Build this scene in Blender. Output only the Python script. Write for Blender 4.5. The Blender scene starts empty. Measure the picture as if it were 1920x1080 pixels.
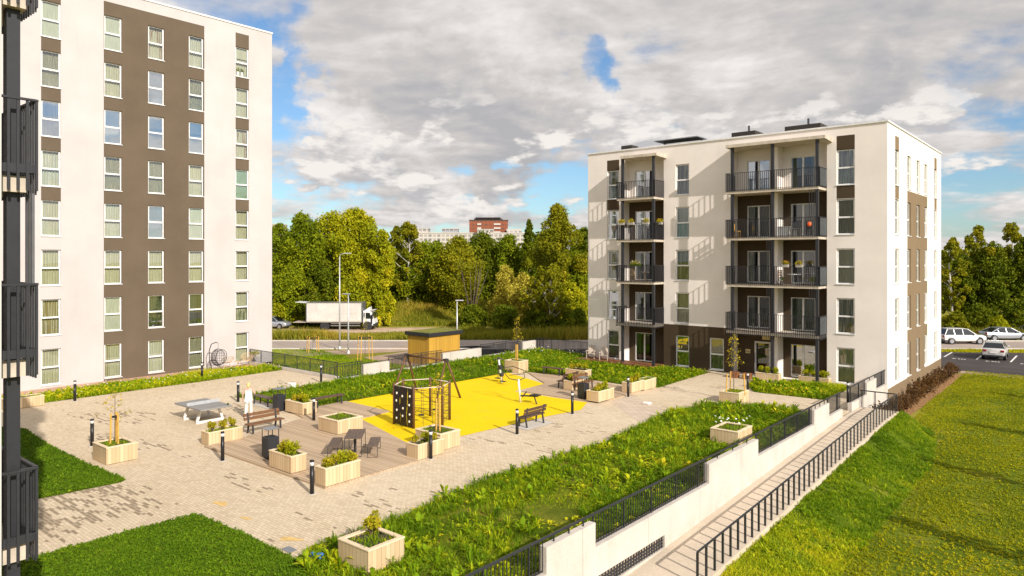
import bpy, math, random
import numpy as np
from mathutils import Vector
R = math.radians
random.seed(7)
rng = np.random.default_rng(7)
sc = bpy.context.scene
col = sc.collection

# ------------------------------------------------------------------ camera
S_, C_ = .6435, .7655                       # yaw of the view: 40.05 degrees left of +Y
CAM_H = 7.75
FPX, HORIZON = 1340.7, 483.5
cam_d = bpy.data.cameras.new('camera')
cam = bpy.data.objects.new('camera', cam_d); col.objects.link(cam)
cam.location = (0, 0, CAM_H)
cam.rotation_euler = (R(90), 0, R(40.05))
cam_d.sensor_width = 36; cam_d.lens = 36 * FPX / 1920
cam_d.shift_y = -(540 - HORIZON) / 1920
cam_d.clip_start = .1; cam_d.clip_end = 6000
sc.camera = cam

# ------------------------------------------------------------------ light
SUN_EL = R(29.5); SUN_DIR = (.956, -.293)   # horizontal direction towards the sun
sun_d = bpy.data.lights.new('sun', 'SUN'); sun_d.energy = 4.5; sun_d.angle = R(.53); sun_d.color = (1, .93, .85)
sun = bpy.data.objects.new('sun', sun_d); col.objects.link(sun)
sv = Vector((SUN_DIR[0] * math.cos(SUN_EL), SUN_DIR[1] * math.cos(SUN_EL), math.sin(SUN_EL)))
sun.rotation_euler = sv.to_track_quat('Z', 'Y').to_euler()
sun.location = (40, -20, 60)

w = bpy.data.worlds.new('World'); sc.world = w; w.use_nodes = True
nt = w.node_tree; nt.nodes.clear()
def wn(t, **k):
    n = nt.nodes.new(t)
    for a, b in k.items(): setattr(n, a, b)
    return n
def val(x): return x
def m(op, a, b=None, c=None, clamp=False):
    n = wn('ShaderNodeMath', operation=op); n.use_clamp = clamp
    for i, v in enumerate((a, b, c)):
        if v is None: continue
        if isinstance(v, (int, float)): n.inputs[i].default_value = v
        else: nt.links.new(v, n.inputs[i])
    return n.outputs[0]
def vm(op, a, b):
    n = wn('ShaderNodeVectorMath', operation=op)
    for i, v in enumerate((a, b)):
        if isinstance(v, (tuple, list)): n.inputs[i].default_value = v
        else: nt.links.new(v, n.inputs[i])
    return n
def smooth(x, a, b):
    n = wn('ShaderNodeMapRange', interpolation_type='SMOOTHSTEP')
    nt.links.new(x, n.inputs[0]); n.inputs[1].default_value = a; n.inputs[2].default_value = b
    return n.outputs[0]
sky = wn('ShaderNodeTexSky', sky_type='NISHITA', sun_disc=False)
sky.sun_elevation = SUN_EL; sky.sun_rotation = math.atan2(SUN_DIR[0], SUN_DIR[1])
sky.air_density = 1.0; sky.dust_density = .6; sky.ozone_density = 2.0
tc = wn('ShaderNodeTexCoord')
dirv = vm('NORMALIZE', tc.outputs['Generated'], (0, 0, 0)).outputs[0]
sep = wn('ShaderNodeSeparateXYZ'); nt.links.new(dirv, sep.inputs[0])
zz = m('ADD', m('MAXIMUM', sep.outputs[2], 0.0), .17)
comb = wn('ShaderNodeCombineXYZ')
nt.links.new(m('DIVIDE', sep.outputs[0], zz), comb.inputs[0])
nt.links.new(m('DIVIDE', sep.outputs[1], zz), comb.inputs[1])
def noise(vec, scale, detail, rough, off=(0, 0, 0), dist=0.):
    a = vm('ADD', vec, off).outputs[0]
    n = wn('ShaderNodeTexNoise'); n.inputs['Scale'].default_value = scale
    n.inputs['Detail'].default_value = detail; n.inputs['Roughness'].default_value = rough
    n.inputs['Distortion'].default_value = dist
    nt.links.new(a, n.inputs['Vector'])
    return n.outputs[0]
def ray(px, py):                            # direction in the world of something seen in the sky
    lx, lz = (px - 960) / FPX, (HORIZON - py) / FPX
    v = Vector((lx * C_ - S_, lx * S_ + C_, lz)); v.normalize(); return tuple(v)
wz = wn('ShaderNodeTexNoise'); wz.inputs['Scale'].default_value = 7; wz.inputs['Detail'].default_value = 5; wz.inputs['Roughness'].default_value = .6; nt.links.new(dirv, wz.inputs['Vector'])
wsc = vm('SCALE', vm('SUBTRACT', wz.outputs[1], (.5, .5, .5)).outputs[0], (0, 0, 0)); wsc.inputs[3].default_value = .24
dirw = vm('NORMALIZE', vm('ADD', dirv, wsc.outputs[0]).outputs[0], (0, 0, 0)).outputs[0]     # ragged edges for the cloud banks
def spots(lst):
    tot = None
    for px, py, rad, amp in lst:
        d = vm('DOT_PRODUCT', dirw, ray(px, py)).outputs[1]
        g = m('MULTIPLY', smooth(d, math.cos(rad / FPX), math.cos(rad * .15 / FPX)), amp)
        tot = g if tot is None else m('ADD', tot, g)
    return tot
base_n = noise(comb.outputs[0], 1.55, 10, .57, (3.1, 1.7, 0), .2)
gaps = spots([(545, 110, 100, .14), (530, 215, 95, .13), (595, 120, 60, .09), (990, 330, 90, .07), (870, 335, 60, .07), (1120, 128, 75, .15), (1175, 195, 90, .13), (1250, 205, 70, .12), (780, 106, 42, .12),
              (665, 122, 45, .1), (760, 390, 190, .07), (950, 380, 160, .13), (620, 395, 150, .07), (1090, 350, 110, .1), (1800, 330, 130, .10), (1900, 365, 110, .08), (1610, 140, 60, .17)])
fill = spots([(950, 60, 330, .12), (840, 170, 190, .13), (1350, 80, 260, .11), (1500, 140, 200, .10), (1750, 130, 330, .10), (820, 290, 200, .12), (700, 30, 200, .10), (640, 330, 110, .12), (530, 140, 45, .16),
              (1000, 240, 180, .10), (830, 370, 70, .1), (920, 363, 45, .14), (1210, 250, 120, .1), (1640, 190, 120, .12), (550, 300, 110, .08), (620, 175, 60, .06)])
cov = m('ADD', m('SUBTRACT', base_n, gaps), fill)
cloud = smooth(cov, .34, .54)
# self-shading of the clouds: how much thicker it gets towards the sun
n_hi = noise(comb.outputs[0], 1.55, 10, .57, (3.1 + .06, 1.7 - .02, 0), .2)
lit = m('SUBTRACT', base_n, n_hi)
n_low = noise(comb.outputs[0], 1.7, 5, .5, (9, 4, 0))
dark = spots([(840, 165, 150, .2), (760, 175, 110, .14), (1000, 170, 150, .10), (1310, 160, 80, .12), (1560, 120, 160, .14), (1420, 190, 90, .12), (1640, 195, 70, .2), (1850, 150, 200, .16), (930, 265, 160, .22), (690, 330, 110, .2),
              (1000, 310, 140, .2), (760, 300, 70, .08), (640, 262, 60, .16)])
bright = spots([(690, 290, 80, .3), (640, 215, 70, .2), (880, 60, 230, .12), (1225, 240, 70, .3), (1120, 240, 90, .12), (830, 370, 60, .2), (560, 300, 90, .16)])
br = m('ADD', m('SUBTRACT', m('ADD', m('MULTIPLY', lit, 2.6), m('MULTIPLY', n_low, .95)), dark), bright)
ramp = wn('ShaderNodeValToRGB'); nt.links.new(br, ramp.inputs[0])
e = ramp.color_ramp.elements
e[0].position = -.0; e[0].color = (.40, .395, .41, 1)
e[1].position = .85; e[1].color = (.78, .745, .72, 1)
k = e.new(.34); k.color = (.52, .495, .485, 1)
bg1 = wn('ShaderNodeBackground'); tn = wn('ShaderNodeMix', data_type='RGBA', blend_type='MULTIPLY'); tn.inputs[0].default_value = 1; nt.links.new(sky.outputs[0], tn.inputs[6]); tn.inputs[7].default_value = (.80, .98, 1.12, 1); nt.links.new(tn.outputs[2], bg1.inputs[0]); bg1.inputs[1].default_value = .10
bg2 = wn('ShaderNodeBackground'); nt.links.new(ramp.outputs[0], bg2.inputs[0]); sdot = vm('DOT_PRODUCT', dirv, tuple(sv)).outputs[1]     # clouds brightened round the sun, behind the viewer, to add fill light
nt.links.new(m('ADD', 1.0, m('MULTIPLY', smooth(sdot, -.1, 1.0), .7)), bg2.inputs[1])
stretch = vm('MULTIPLY', dirv, (1, 1, 2.6)).outputs[0]
pf = noise(stretch, 8.5, 8, .55, (1.3, .4, 2.0)); pf_up = noise(stretch, 8.5, 8, .55, (1.3, .4, 2.05))
band_ = m('MULTIPLY', smooth(sep.outputs[2], .015, .06), m('SUBTRACT', 1.0, smooth(sep.outputs[2], .16, .26)))
puff = m('MULTIPLY', smooth(m('ADD', pf, spots([(690, 290, 110, .07), (830, 372, 70, .1), (920, 363, 50, .1), (640, 225, 90, .05), (1220, 245, 70, .1), (560, 320, 120, .05), (760, 395, 90, .06)])), .545, .62), band_)
ps = wn('ShaderNodeMapRange'); nt.links.new(m('SUBTRACT', pf, pf_up), ps.inputs[0]); ps.inputs[1].default_value = -.05; ps.inputs[2].default_value = .06
pc = wn('ShaderNodeMix', data_type='RGBA'); nt.links.new(ps.outputs[0], pc.inputs[0]); pc.inputs[6].default_value = (.46, .45, .46, 1); pc.inputs[7].default_value = (.78, .74, .70, 1)
rc = wn('ShaderNodeMix', data_type='RGBA'); nt.links.new(puff, rc.inputs[0]); nt.links.new(ramp.outputs[0], rc.inputs[6]); nt.links.new(pc.outputs[2], rc.inputs[7]); nt.links.new(rc.outputs[2], bg2.inputs[0])
cloud = m('MAXIMUM', cloud, puff)
mx = wn('ShaderNodeMixShader'); nt.links.new(cloud, mx.inputs[0]); nt.links.new(bg1.outputs[0], mx.inputs[1]); nt.links.new(bg2.outputs[0], mx.inputs[2])
out = wn('ShaderNodeOutputWorld'); nt.links.new(mx.outputs[0], out.inputs[0])

sc.view_settings.view_transform = 'Standard'; sc.view_settings.look = 'None'
sc.view_settings.exposure = .25; sc.view_settings.gamma = 1
sc.render.engine = 'CYCLES'
sc.cycles.max_bounces = 6; sc.cycles.diffuse_bounces = 3; sc.cycles.glossy_bounces = 3
sc.cycles.transparent_max_bounces = 10; sc.cycles.caustics_reflective = False; sc.cycles.caustics_refractive = False
sc.cycles.use_denoising = True

# ------------------------------------------------------------------ materials
MAT = {}
class NT:
    def __init__(s, name):
        s.m = bpy.data.materials.new(name); s.m.use_nodes = True; s.t = s.m.node_tree
        s.b = s.t.nodes['Principled BSDF']; s.o = s.t.nodes['Material Output']
        s.tc = s.t.nodes.new('ShaderNodeTexCoord'); MAT[name] = s.m
    def n(s, t, **k):
        n = s.t.nodes.new(t)
        for a, b in k.items(): setattr(n, a, b)
        return n
    def l(s, a, b): s.t.links.new(a, b)
    def noise(s, scale, detail=4, rough=.55, vec=None, stretch=None):
        n = s.n('ShaderNodeTexNoise'); n.inputs['Scale'].default_value = scale
        n.inputs['Detail'].default_value = detail; n.inputs['Roughness'].default_value = rough
        v = vec or s.tc.outputs['Object']
        if stretch:
            mp = s.n('ShaderNodeMapping'); mp.inputs['Scale'].default_value = stretch; s.l(v, mp.inputs[0]); v = mp.outputs[0]
        s.l(v, n.inputs['Vector']); return n.outputs[0]
    def ramp(s, x, stops):
        r = s.n('ShaderNodeValToRGB'); s.l(x, r.inputs[0]); el = r.color_ramp.elements
        while len(el) < len(stops): el.new(.5)
        for i, (p, c) in enumerate(stops): el[i].position = p; el[i].color = (*c, 1)
        return r.outputs[0]
    def mix(s, f, a, b, mode='MIX'):
        n = s.n('ShaderNodeMix', data_type='RGBA', blend_type=mode)
        for i, v in ((0, f), (6, a), (7, b)):
            if isinstance(v, (int, float)): n.inputs[i].default_value = v
            elif isinstance(v, tuple): n.inputs[i].default_value = (*v, 1)
            else: s.l(v, n.inputs[i])
        return n.outputs[2]
    def math(s, op, a, b=0.):
        n = s.n('ShaderNodeMath', operation=op)
        for i, v in enumerate((a, b)):
            if isinstance(v, (int, float)): n.inputs[i].default_value = v
            else: s.l(v, n.inputs[i])
        return n.outputs[0]
    def bump(s, h, strength=.3, dist=.02):
        n = s.n('ShaderNodeBump'); n.inputs['Strength'].default_value = strength; n.inputs['Distance'].default_value = dist
        s.l(h, n.inputs['Height']); s.l(n.outputs[0], s.b.inputs['Normal'])
    def set(s, color=None, rough=.6, metal=0., spec=.4):
        if color is not None:
            if isinstance(color, tuple): s.b.inputs['Base Color'].default_value = (*color, 1)
            else: s.l(color, s.b.inputs['Base Color'])
        s.b.inputs['Roughness'].default_value = rough; s.b.inputs['Metallic'].default_value = metal
        s.b.inputs['Specular IOR Level'].default_value = spec
        return s.m

def plain(name, c, rough=.6, metal=0., spec=.4, vary=.12, scale=6., bump=0.):
    s = NT(name); n = s.noise(scale, 5, .6)
    a = tuple(max(0, x * (1 - vary)) for x in c); b = tuple(min(1, x * (1 + vary)) for x in c)
    s.set(s.ramp(n, [(.3, a), (.7, b)]), rough, metal, spec)
    if bump: s.bump(s.noise(scale * 8, 4), bump, .01)
    return s.m
def stucco(name, c, vary=.07):
    s = NT(name)
    n = s.noise(.35, 6, .6); n2 = s.noise(1.2, 5, .65, stretch=(1, 1, .12))
    a = tuple(x * (1 - vary) for x in c); b = tuple(min(.92, x * (1 + vary)) for x in c)
    cc = s.ramp(n, [(.3, a), (.7, b)])
    cc = s.mix(s.math('MULTIPLY', s.ramp(n2, [(.55, (0, 0, 0)), (.8, (1, 1, 1))]), .22), cc, tuple(x * .72 for x in c))
    s.set(cc, .9, spec=.2); s.bump(s.noise(60, 3), .25, .004); return s.m
stucco('white_stucco', (.515, .478, .458))
stucco('brown_stucco_shaded', (.068, .047, .027), .10)  # brown paint of the cream block, colour darkened to imitate shade on its front
stucco('brown_stucco_sunlit', (.215, .152, .088), .08)  # same brown paint as the front, colour lightened to imitate sun on the side
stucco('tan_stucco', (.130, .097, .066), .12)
stucco('cream_stucco', (.80, .735, .675))
plain('white_plastic', (.78, .77, .74), .35)
plain('white_metal', (.70, .69, .67), .4)
plain('dark_metal', (.040, .040, .044), .5, .1)
plain('grey_metal', (.30, .31, .32), .4, .6)
plain('charcoal_paint', (.026, .027, .031), .5)
plain('slab_concrete', (.52, .45, .36), .85, vary=.22, scale=3, bump=.2)
plain('black_rubber', (.02, .02, .02), .8)
plain('interior_dark', (.05, .045, .04), .9)
plain('roof_felt', (.09, .085, .08), .9)
plain('roof_brown', (.045, .036, .03), .85)
plain('lamp_grey', (.55, .56, .57), .4, .4)
plain('steel_white', (.70, .70, .70), .35, .2)
plain('soil', (.05, .038, .024), .95, vary=.4, scale=12)
plain('bark', (.10, .075, .05), .9, vary=.35, scale=10, bump=.5)
plain('skin', (.58, .36, .26), .5, vary=.05)
plain('hair_blond', (.72, .50, .20), .5, vary=.2, scale=30)
plain('white_cloth', (.82, .82, .84), .85, vary=.03)
plain('linen_cloth', (.72, .68, .62), .85, vary=.05)
plain('rope_pale', (.62, .50, .42), .8)
plain('rope_dark', (.06, .045, .035), .8)
plain('rattan', (.58, .42, .24), .7, vary=.25, scale=20)
plain('black_rattan', (.025, .022, .02), .6)
plain('weathered_wood', (.46, .38, .30), .8, vary=.2)
plain('orange_plastic', (.75, .12, .03), .5)
plain('yellow_flower', (.70, .47, .02), .7, vary=.2)
plain('white_flower', (.85, .82, .78), .7)
plain('red_flower', (.55, .09, .03), .7)
plain('blue_plastic', (.03, .17, .50), .5)
plain('pot_grey', (.35, .32, .28), .7)
plain('screen_grey', (.11, .108, .112), .6)
plain('gravel', (.50, .40, .34), .95, vary=.5, scale=14)
plain('sand', (.66, .44, .16), .95, vary=.2)
plain('tyre', (.025, .025, .027), .85)
plain('alloy', (.45, .45, .46), .35, .8)
plain('headlight', (.75, .77, .80), .12, spec=.8, vary=.05)
plain('taillight', (.28, .015, .015), .2, spec=.7)
plain('number_plate', (.75, .75, .72), .5)
plain('sign_cream', (.62, .52, .26), .6)
plain('stone_white', (.76, .72, .66), .85, vary=.1, bump=.3)
def paint(name, c, metal=.0, rough=.25):
    s = NT(name); s.set(c, rough, metal, .6); s.b.inputs['Coat Weight'].default_value = .6; s.b.inputs['Coat Roughness'].default_value = .05
    n = s.noise(2.5, 3); s.l(s.ramp(n, [(.3, tuple(x * .93 for x in c)), (.7, c)]), s.b.inputs['Base Color'])
paint('car_white', (.66, .65, .63)); paint('car_silver', (.42, .44, .48), .5); paint('car_dark', (.05, .06, .08), .3)
def glass(name, tint, base, refl=.5):
    s = NT(name); s.t.nodes.remove(s.b)
    tr = s.n('ShaderNodeBsdfTransparent'); tr.inputs[0].default_value = (*tint, 1)
    gl = s.n('ShaderNodeBsdfGlossy'); gl.inputs[0].default_value = (.85, .92, 1, 1); gl.inputs['Roughness'].default_value = .015
    lw = s.n('ShaderNodeFresnel'); lw.inputs[0].default_value = 1.5
    mp = s.math('ADD', s.math('MULTIPLY', lw.outputs[0], refl), base)
    bp = s.n('ShaderNodeBump'); bp.inputs['Strength'].default_value = .06; bp.inputs['Distance'].default_value = .05
    s.l(s.noise(.9, 1), bp.inputs['Height']); s.l(bp.outputs[0], gl.inputs['Normal'])
    mx = s.n('ShaderNodeMixShader'); s.l(mp, mx.inputs[0]); s.l(tr.outputs[0], mx.inputs[1]); s.l(gl.outputs[0], mx.inputs[2])
    s.l(mx.outputs[0], s.o.inputs[0]); return s.m
glass('window_glass', (.92, .95, .90), .10, 1.0)
glass('window_glass_sky', (.50, .55, .58), .42, .8); glass('balcony_glass', (.55, .60, .60), .06, .8)
s = NT('car_glass'); s.set((.012, .015, .018), .05, 0, .8)
def cloth(name, c, t=.25):
    s = NT(name); n = s.noise(3, 3, stretch=(6, 6, .4))
    cc = s.ramp(n, [(.35, tuple(x * .82 for x in c)), (.65, c)]); s.set(cc, .9, spec=.1)
    tl = s.n('ShaderNodeBsdfTranslucent'); s.l(cc, tl.inputs[0]); mx = s.n('ShaderNodeMixShader'); mx.inputs[0].default_value = t
    s.l(s.b.outputs[0], mx.inputs[1]); s.l(tl.outputs[0], mx.inputs[2]); s.l(mx.outputs[0], s.o.inputs[0])
cloth('curtain_cream', (.74, .71, .52)); cloth('curtain_white', (.80, .79, .68)); cloth('curtain_green', (.22, .27, .15)); cloth('curtain_dark', (.14, .13, .11))
cloth('blind_pale', (.72, .74, .60)); cloth('blind_mint', (.36, .52, .38)); cloth('curtain_floral', (.50, .33, .22)); cloth('blind_blue', (.10, .16, .24)); cloth('curtain_ochre', (.45, .36, .16))
# concrete with stains and streaks
def concrete(name, c, streak=.5, joint=0):
    s = NT(name); n = s.noise(.7, 8, .65); n2 = s.noise(1.0, 6, .7, stretch=(1.2, 1.2, .12)); n3 = s.noise(14, 4, .6)
    cc = s.ramp(n, [(.25, tuple(x * .80 for x in c)), (.6, c), (.85, tuple(min(.8, x * 1.08) for x in c))])
    cc = s.mix(s.math('MULTIPLY', s.ramp(n2, [(.5, (0, 0, 0)), (.75, (1, 1, 1))]), streak * .6), cc, tuple(x * .62 for x in c))
    cc = s.mix(.14, cc, s.ramp(n3, [(.4, (.2, .17, .12)), (.6, (.8, .76, .7))]), 'MULTIPLY')
    if joint:
        sp = s.n('ShaderNodeSeparateXYZ'); s.l(s.tc.outputs['Object'], sp.inputs[0])
        fr = s.math('FRACT', s.math('DIVIDE', s.math('ADD', sp.outputs[1], 200.), joint))
        ln = s.math('LESS_THAN', s.math('ABSOLUTE', s.math('SUBTRACT', fr, .5)), .006 * 2.6 / joint)
        cc = s.mix(s.math('MULTIPLY', ln, .55), cc, tuple(x * .4 for x in c))
        lo = s.n('ShaderNodeMapRange'); s.l(sp.outputs[2], lo.inputs[0]); lo.inputs[1].default_value = -.25; lo.inputs[2].default_value = -1.0
        st = s.math('MULTIPLY', lo.outputs[0], s.ramp(s.noise(1.6, 6, .7, stretch=(1, 1, .5)), [(.42, (0, 0, 0)), (.68, (1, 1, 1))]))
        cc = s.mix(s.math('MULTIPLY', st, .55), cc, (.34, .28, .18))          # splashed soil along the foot of the wall
    s.set(cc, .9, spec=.2); s.bump(n3, .2, .01)
concrete('truck_white', (.66, .63, .58), .7); concrete('wall_concrete', (.64, .58, .51), .7, 3.3); concrete('ramp_concrete', (.64, .535, .41), .35); concrete('pale_concrete', (.62, .57, .50), .2); concrete('table_concrete', (.30, .29, .28), .4)
# planks
def planks(name, c1, c2, width, axis, gap=.05, seed=0., rough=.75):
    s = NT(name); sp = s.n('ShaderNodeSeparateXYZ'); s.l(s.tc.outputs['Object'], sp.inputs[0])
    if axis == 'XY': co = s.math('ADD', sp.outputs[0], sp.outputs[1])
    else: co = sp.outputs['XYZ'.index(axis)]
    u = s.math('DIVIDE', co, width); fl = s.math('FLOOR', u); fr = s.math('FRACT', u)
    wn_ = s.n('ShaderNodeTexWhiteNoise', noise_dimensions='1D'); s.l(s.math('ADD', fl, seed), wn_.inputs['W'])
    g = s.noise(2.5, 6, .65, stretch=(1, 12, 1) if axis == 'X' else ((12, 1, 1) if axis == 'Y' else (6, 6, .6)))
    if axis == 'Y': g = s.noise(2.5, 6, .65, stretch=(1, 12, 1))
    cc = s.mix(s.math('ADD', s.math('MULTIPLY', wn_.outputs[0], .6), s.math('MULTIPLY', g, .4)), c1, c2)
    line = s.math('GREATER_THAN', s.math('ABSOLUTE', s.math('SUBTRACT', fr, .5)), .5 - gap)
    cc = s.mix(s.math('MULTIPLY', line, .85), cc, tuple(x * .22 for x in c1))
    s.set(cc, rough, spec=.25)
    s.bump(s.math('SUBTRACT', 1., line), .5, .01)
planks('deck_wood', (.58, .43, .285), (.36, .26, .165), .14, 'Y', .06)
planks('planter_wood', (.68, .52, .32), (.50, .35, .19), .145, 'XY', .03)
planks('shed_wood', (.60, .36, .05), (.40, .22, .035), .12, 'XY', .05)
plain('planter_trim', (.72, .57, .38), .7, vary=.1, scale=9)
plain('bench_brown', (.16, .075, .030), .5, vary=.3, scale=9)
plain('bench_dark', (.095, .048, .028), .55, vary=.3, scale=9)
plain('picnic_wood', (.125, .085, .062), .6, vary=.3, scale=14)
plain('post_brown', (.12, .058, .028), .6, vary=.25, scale=9)
plain('stake_wood', (.62, .36, .07), .7, vary=.15)
plain('climb_board', (.020, .014, .011), .5)
plain('hold_white', (.75, .70, .60), .5)
plain('patio_wood', (.22, .09, .035), .6, vary=.3)
# block paving
s = NT('paving'); ob = s.tc.outputs['Object']
def brick(seed, c1, c2, mo, msz, wdt=.21, hgt=.105):
    b = s.n('ShaderNodeTexBrick'); b.inputs['Color1'].default_value = (*c1, 1); b.inputs['Color2'].default_value = (*c2, 1); b.inputs['Mortar'].default_value = (*mo, 1)
    b.inputs['Scale'].default_value = 1; b.inputs['Mortar Size'].default_value = msz; b.inputs['Brick Width'].default_value = wdt; b.inputs['Row Height'].default_value = hgt
    b.inputs['Bias'].default_value = seed; b.inputs['Mortar Smooth'].default_value = .2
    s.l(ob, b.inputs[0]); return b
b = brick(0., (.71, .58, .405), (.57, .455, .305), (.37, .285, .185), .008)
cc = b.outputs[0]
big = s.noise(.22, 6, .6); mid = s.noise(1.6, 6, .65); fine = s.noise(9, 4, .6)
cc = s.mix(s.math('MULTIPLY', s.ramp(big, [(.35, (0, 0, 0)), (.7, (1, 1, 1))]), .35), cc, (.78, .665, .50))
cc = s.mix(s.math('MULTIPLY', s.ramp(mid, [(.5, (0, 0, 0)), (.72, (1, 1, 1))]), .30), cc, (.44, .33, .215))
# the older dark bricks between the two lawns and scattered ones elsewhere
bm = brick(0., (0, 0, 0), (1, 1, 1), (1, 1, 1), .012, .42, .105)
sp = s.n('ShaderNodeSeparateXYZ'); s.l(ob, sp.inputs[0])
def sstep(x, a, b_):
    n = s.n('ShaderNodeMapRange', interpolation_type='SMOOTHSTEP'); s.l(x, n.inputs[0]); n.inputs[1].default_value = a; n.inputs[2].default_value = b_; return n.outputs[0]
def band(x, a, b_, f): return s.math('MULTIPLY', sstep(x, a - f, a + f), s.math('SUBTRACT', 1., sstep(x, b_ - f, b_ + f)))
rg1 = s.math('MULTIPLY', band(sp.outputs[0], -27.2, -22.6, .9), band(sp.outputs[1], 5.5, 10.2, .7))
rg2 = s.math('MULTIPLY', s.ramp(s.noise(.5, 4, .5, stretch=(.35, 1, 1)), [(.55, (0, 0, 0)), (.7, (1, 1, 1))]), .42)
rg = s.math('ADD', s.math('MULTIPLY', rg1, .55), rg2)
dk = s.math('LESS_THAN', bm.outputs[0], s.math('MULTIPLY', rg, s.ramp(s.noise(1.3, 3), [(.35, (.3, .3, .3)), (.6, (1.1, 1.1, 1.1))])))
cc = s.mix(s.math('MULTIPLY', dk, .70), cc, (.150, .105, .062))
cc = s.mix(.25, cc, s.ramp(fine, [(.3, (.5, .5, .5)), (.7, (1, 1, 1))]), 'MULTIPLY')
s.set(cc, .88, spec=.25); s.bump(s.math('SUBTRACT', 1., b.outputs['Fac']), .35, .01)
s = NT('paving_pale'); ob = s.tc.outputs['Object']
b = brick(0., (.66, .54, .42), (.55, .44, .33), (.33, .26, .19), .012, .42, .21)
s.set(s.mix(s.math('MULTIPLY', s.noise(2, 5), .3), b.outputs[0], (.36, .28, .2)), .88, spec=.25)
s = NT('terrace_paving'); ob = s.tc.outputs['Object']
b = brick(0., (.58, .36, .25), (.48, .30, .21), (.36, .26, .18), .012, .3, .15); s.set(b.outputs[0], .9, spec=.2)
s = NT('rubber_yellow'); n = s.noise(25, 4, .7); n2 = s.noise(.5, 6, .6)
cc = s.ramp(n2, [(.3, (.80, .56, .003)), (.7, (.86, .61, .005))]); cc = s.mix(.22, cc, s.ramp(n, [(.4, (.55, .45, .2)), (.6, (1, 1, 1))]), 'MULTIPLY'); cc = s.mix(s.math('MULTIPLY', s.ramp(s.noise(1.1, 7, .7), [(.52, (0, 0, 0)), (.75, (1, 1, 1))]), .28), cc, (.50, .37, .08)); s.set(cc, .9, spec=.15)
s = NT('asphalt'); n = s.noise(.4, 6, .6); n2 = s.noise(30, 3)
s.set(s.mix(.3, s.ramp(n, [(.3, (.055, .046, .042)), (.7, (.085, .072, .066))]), s.ramp(n2, [(.3, (.4, .4, .4)), (.7, (1, 1, 1))]), 'MULTIPLY'), .9, spec=.2)
s = NT('street_asphalt'); n = s.noise(.5, 6, .6, stretch=(.3, 1, 1)); s.set(s.ramp(n, [(.3, (.30, .245, .205)), (.7, (.42, .345, .285))]), .9, spec=.2)
s = NT('path_paving'); n = s.noise(.8, 6); s.set(s.ramp(n, [(.3, (.33, .23, .16)), (.7, (.44, .32, .23))]), .9, spec=.2)
s = NT('dirt'); n = s.noise(.45, 8, .65); s.set(s.ramp(n, [(.3, (.34, .22, .13)), (.55, (.52, .38, .26)), (.75, (.58, .47, .35))]), .95, spec=.1)
s = NT('road_paint'); s.set((.72, .70, .66), .8)
s = NT('mulch'); n = s.noise(7, 6, .75); s.set(s.ramp(n, [(.35, (.10, .045, .02)), (.5, (.30, .16, .07)), (.65, (.45, .30, .15))]), .95, spec=.1); s.bump(n, .8, .05)
def ground(name, stops, sc1=.6, sc2=9):
    s = NT(name); n = s.noise(sc1, 8, .65); n2 = s.noise(sc2, 5, .7)
    s.set(s.mix(.5, s.ramp(n, stops), s.ramp(n2, [(.3, (.35, .4, .3)), (.7, (1.2, 1.15, 1))]), 'MULTIPLY'), .95, spec=.05); s.bump(n2, .6, .05)
ground('turf', [(.3, (.07, .11, .010)), (.55, (.13, .17, .014)), (.78, (.26, .22, .04))])
ground('field', [(.3, (.18, .20, .02)), (.55, (.28, .25, .04)), (.75, (.36, .25, .07))], .12, 3)
ground('meadow_soil', [(.35, (.08, .11, .010)), (.55, (.16, .17, .02)), (.70, (.42, .24, .06))], .7)
def leaf(name, stops, transl=.35, nsc=.25, rough=.6, spec=.10, gain=(2.7, 2.15, .9)):
    stops = [(p_, tuple(min(.8, c_ * g_) for c_, g_ in zip(c, gain))) for p_, c in stops]
    s = NT(name); at = s.n('ShaderNodeAttribute', attribute_name='tint')
    n = s.noise(nsc, 4, .6)
    x = s.math('ADD', s.math('MULTIPLY', at.outputs['Fac'], .65), s.math('MULTIPLY', n, .45))
    x = s.math('SUBTRACT', x, .05)
    cc = s.ramp(x, stops); s.set(cc, rough, spec=spec)
    tl = s.n('ShaderNodeBsdfTranslucent'); s.l(s.mix(.35, cc, (.9, 1, .25), 'MULTIPLY') if False else cc, tl.inputs[0])
    mx = s.n('ShaderNodeMixShader'); mx.inputs[0].default_value = transl
    s.l(s.b.outputs[0], mx.inputs[1]); s.l(tl.outputs[0], mx.inputs[2]); s.l(mx.outputs[0], s.o.inputs[0])
leaf('grass_lawn', [(.1, (.018, .050, .004)), (.5, (.048, .112, .008)), (.9, (.12, .19, .015))], .3, .5)
leaf('grass_bright', [(.08, (.030, .058, .003)), (.34, (.105, .142, .005)), (.66, (.165, .195, .007)), (1.0, (.25, .235, .012))], .3, .35)
leaf('grass_meadow', [(.1, (.025, .065, .004)), (.45, (.075, .15, .008)), (.75, (.19, .25, .012)), (.95, (.34, .30, .035))], .35, .6)
leaf('grass_dry', [(.1, (.07, .085, .012)), (.45, (.17, .19, .022)), (.75, (.30, .22, .05)), (.95, (.42, .28, .09))], .3, .3, gain=(1.5, 1.4, .9))
leaf('leaf_green', [(.1, (.024, .048, .004)), (.5, (.075, .118, .008)), (.9, (.175, .210, .014))], .3, .12)
leaf('leaf_dark', [(.1, (.016, .032, .004)), (.5, (.046, .074, .006)), (.9, (.105, .130, .012))], .3, .12)
leaf('leaf_willow', [(.1, (.05, .085, .008)), (.5, (.145, .185, .012)), (.9, (.30, .30, .025))], .35, .12)
leaf('leaf_silver', [(.1, (.07, .09, .02)), (.5, (.19, .20, .055)), (.9, (.36, .34, .14))], .3, .2)
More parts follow.
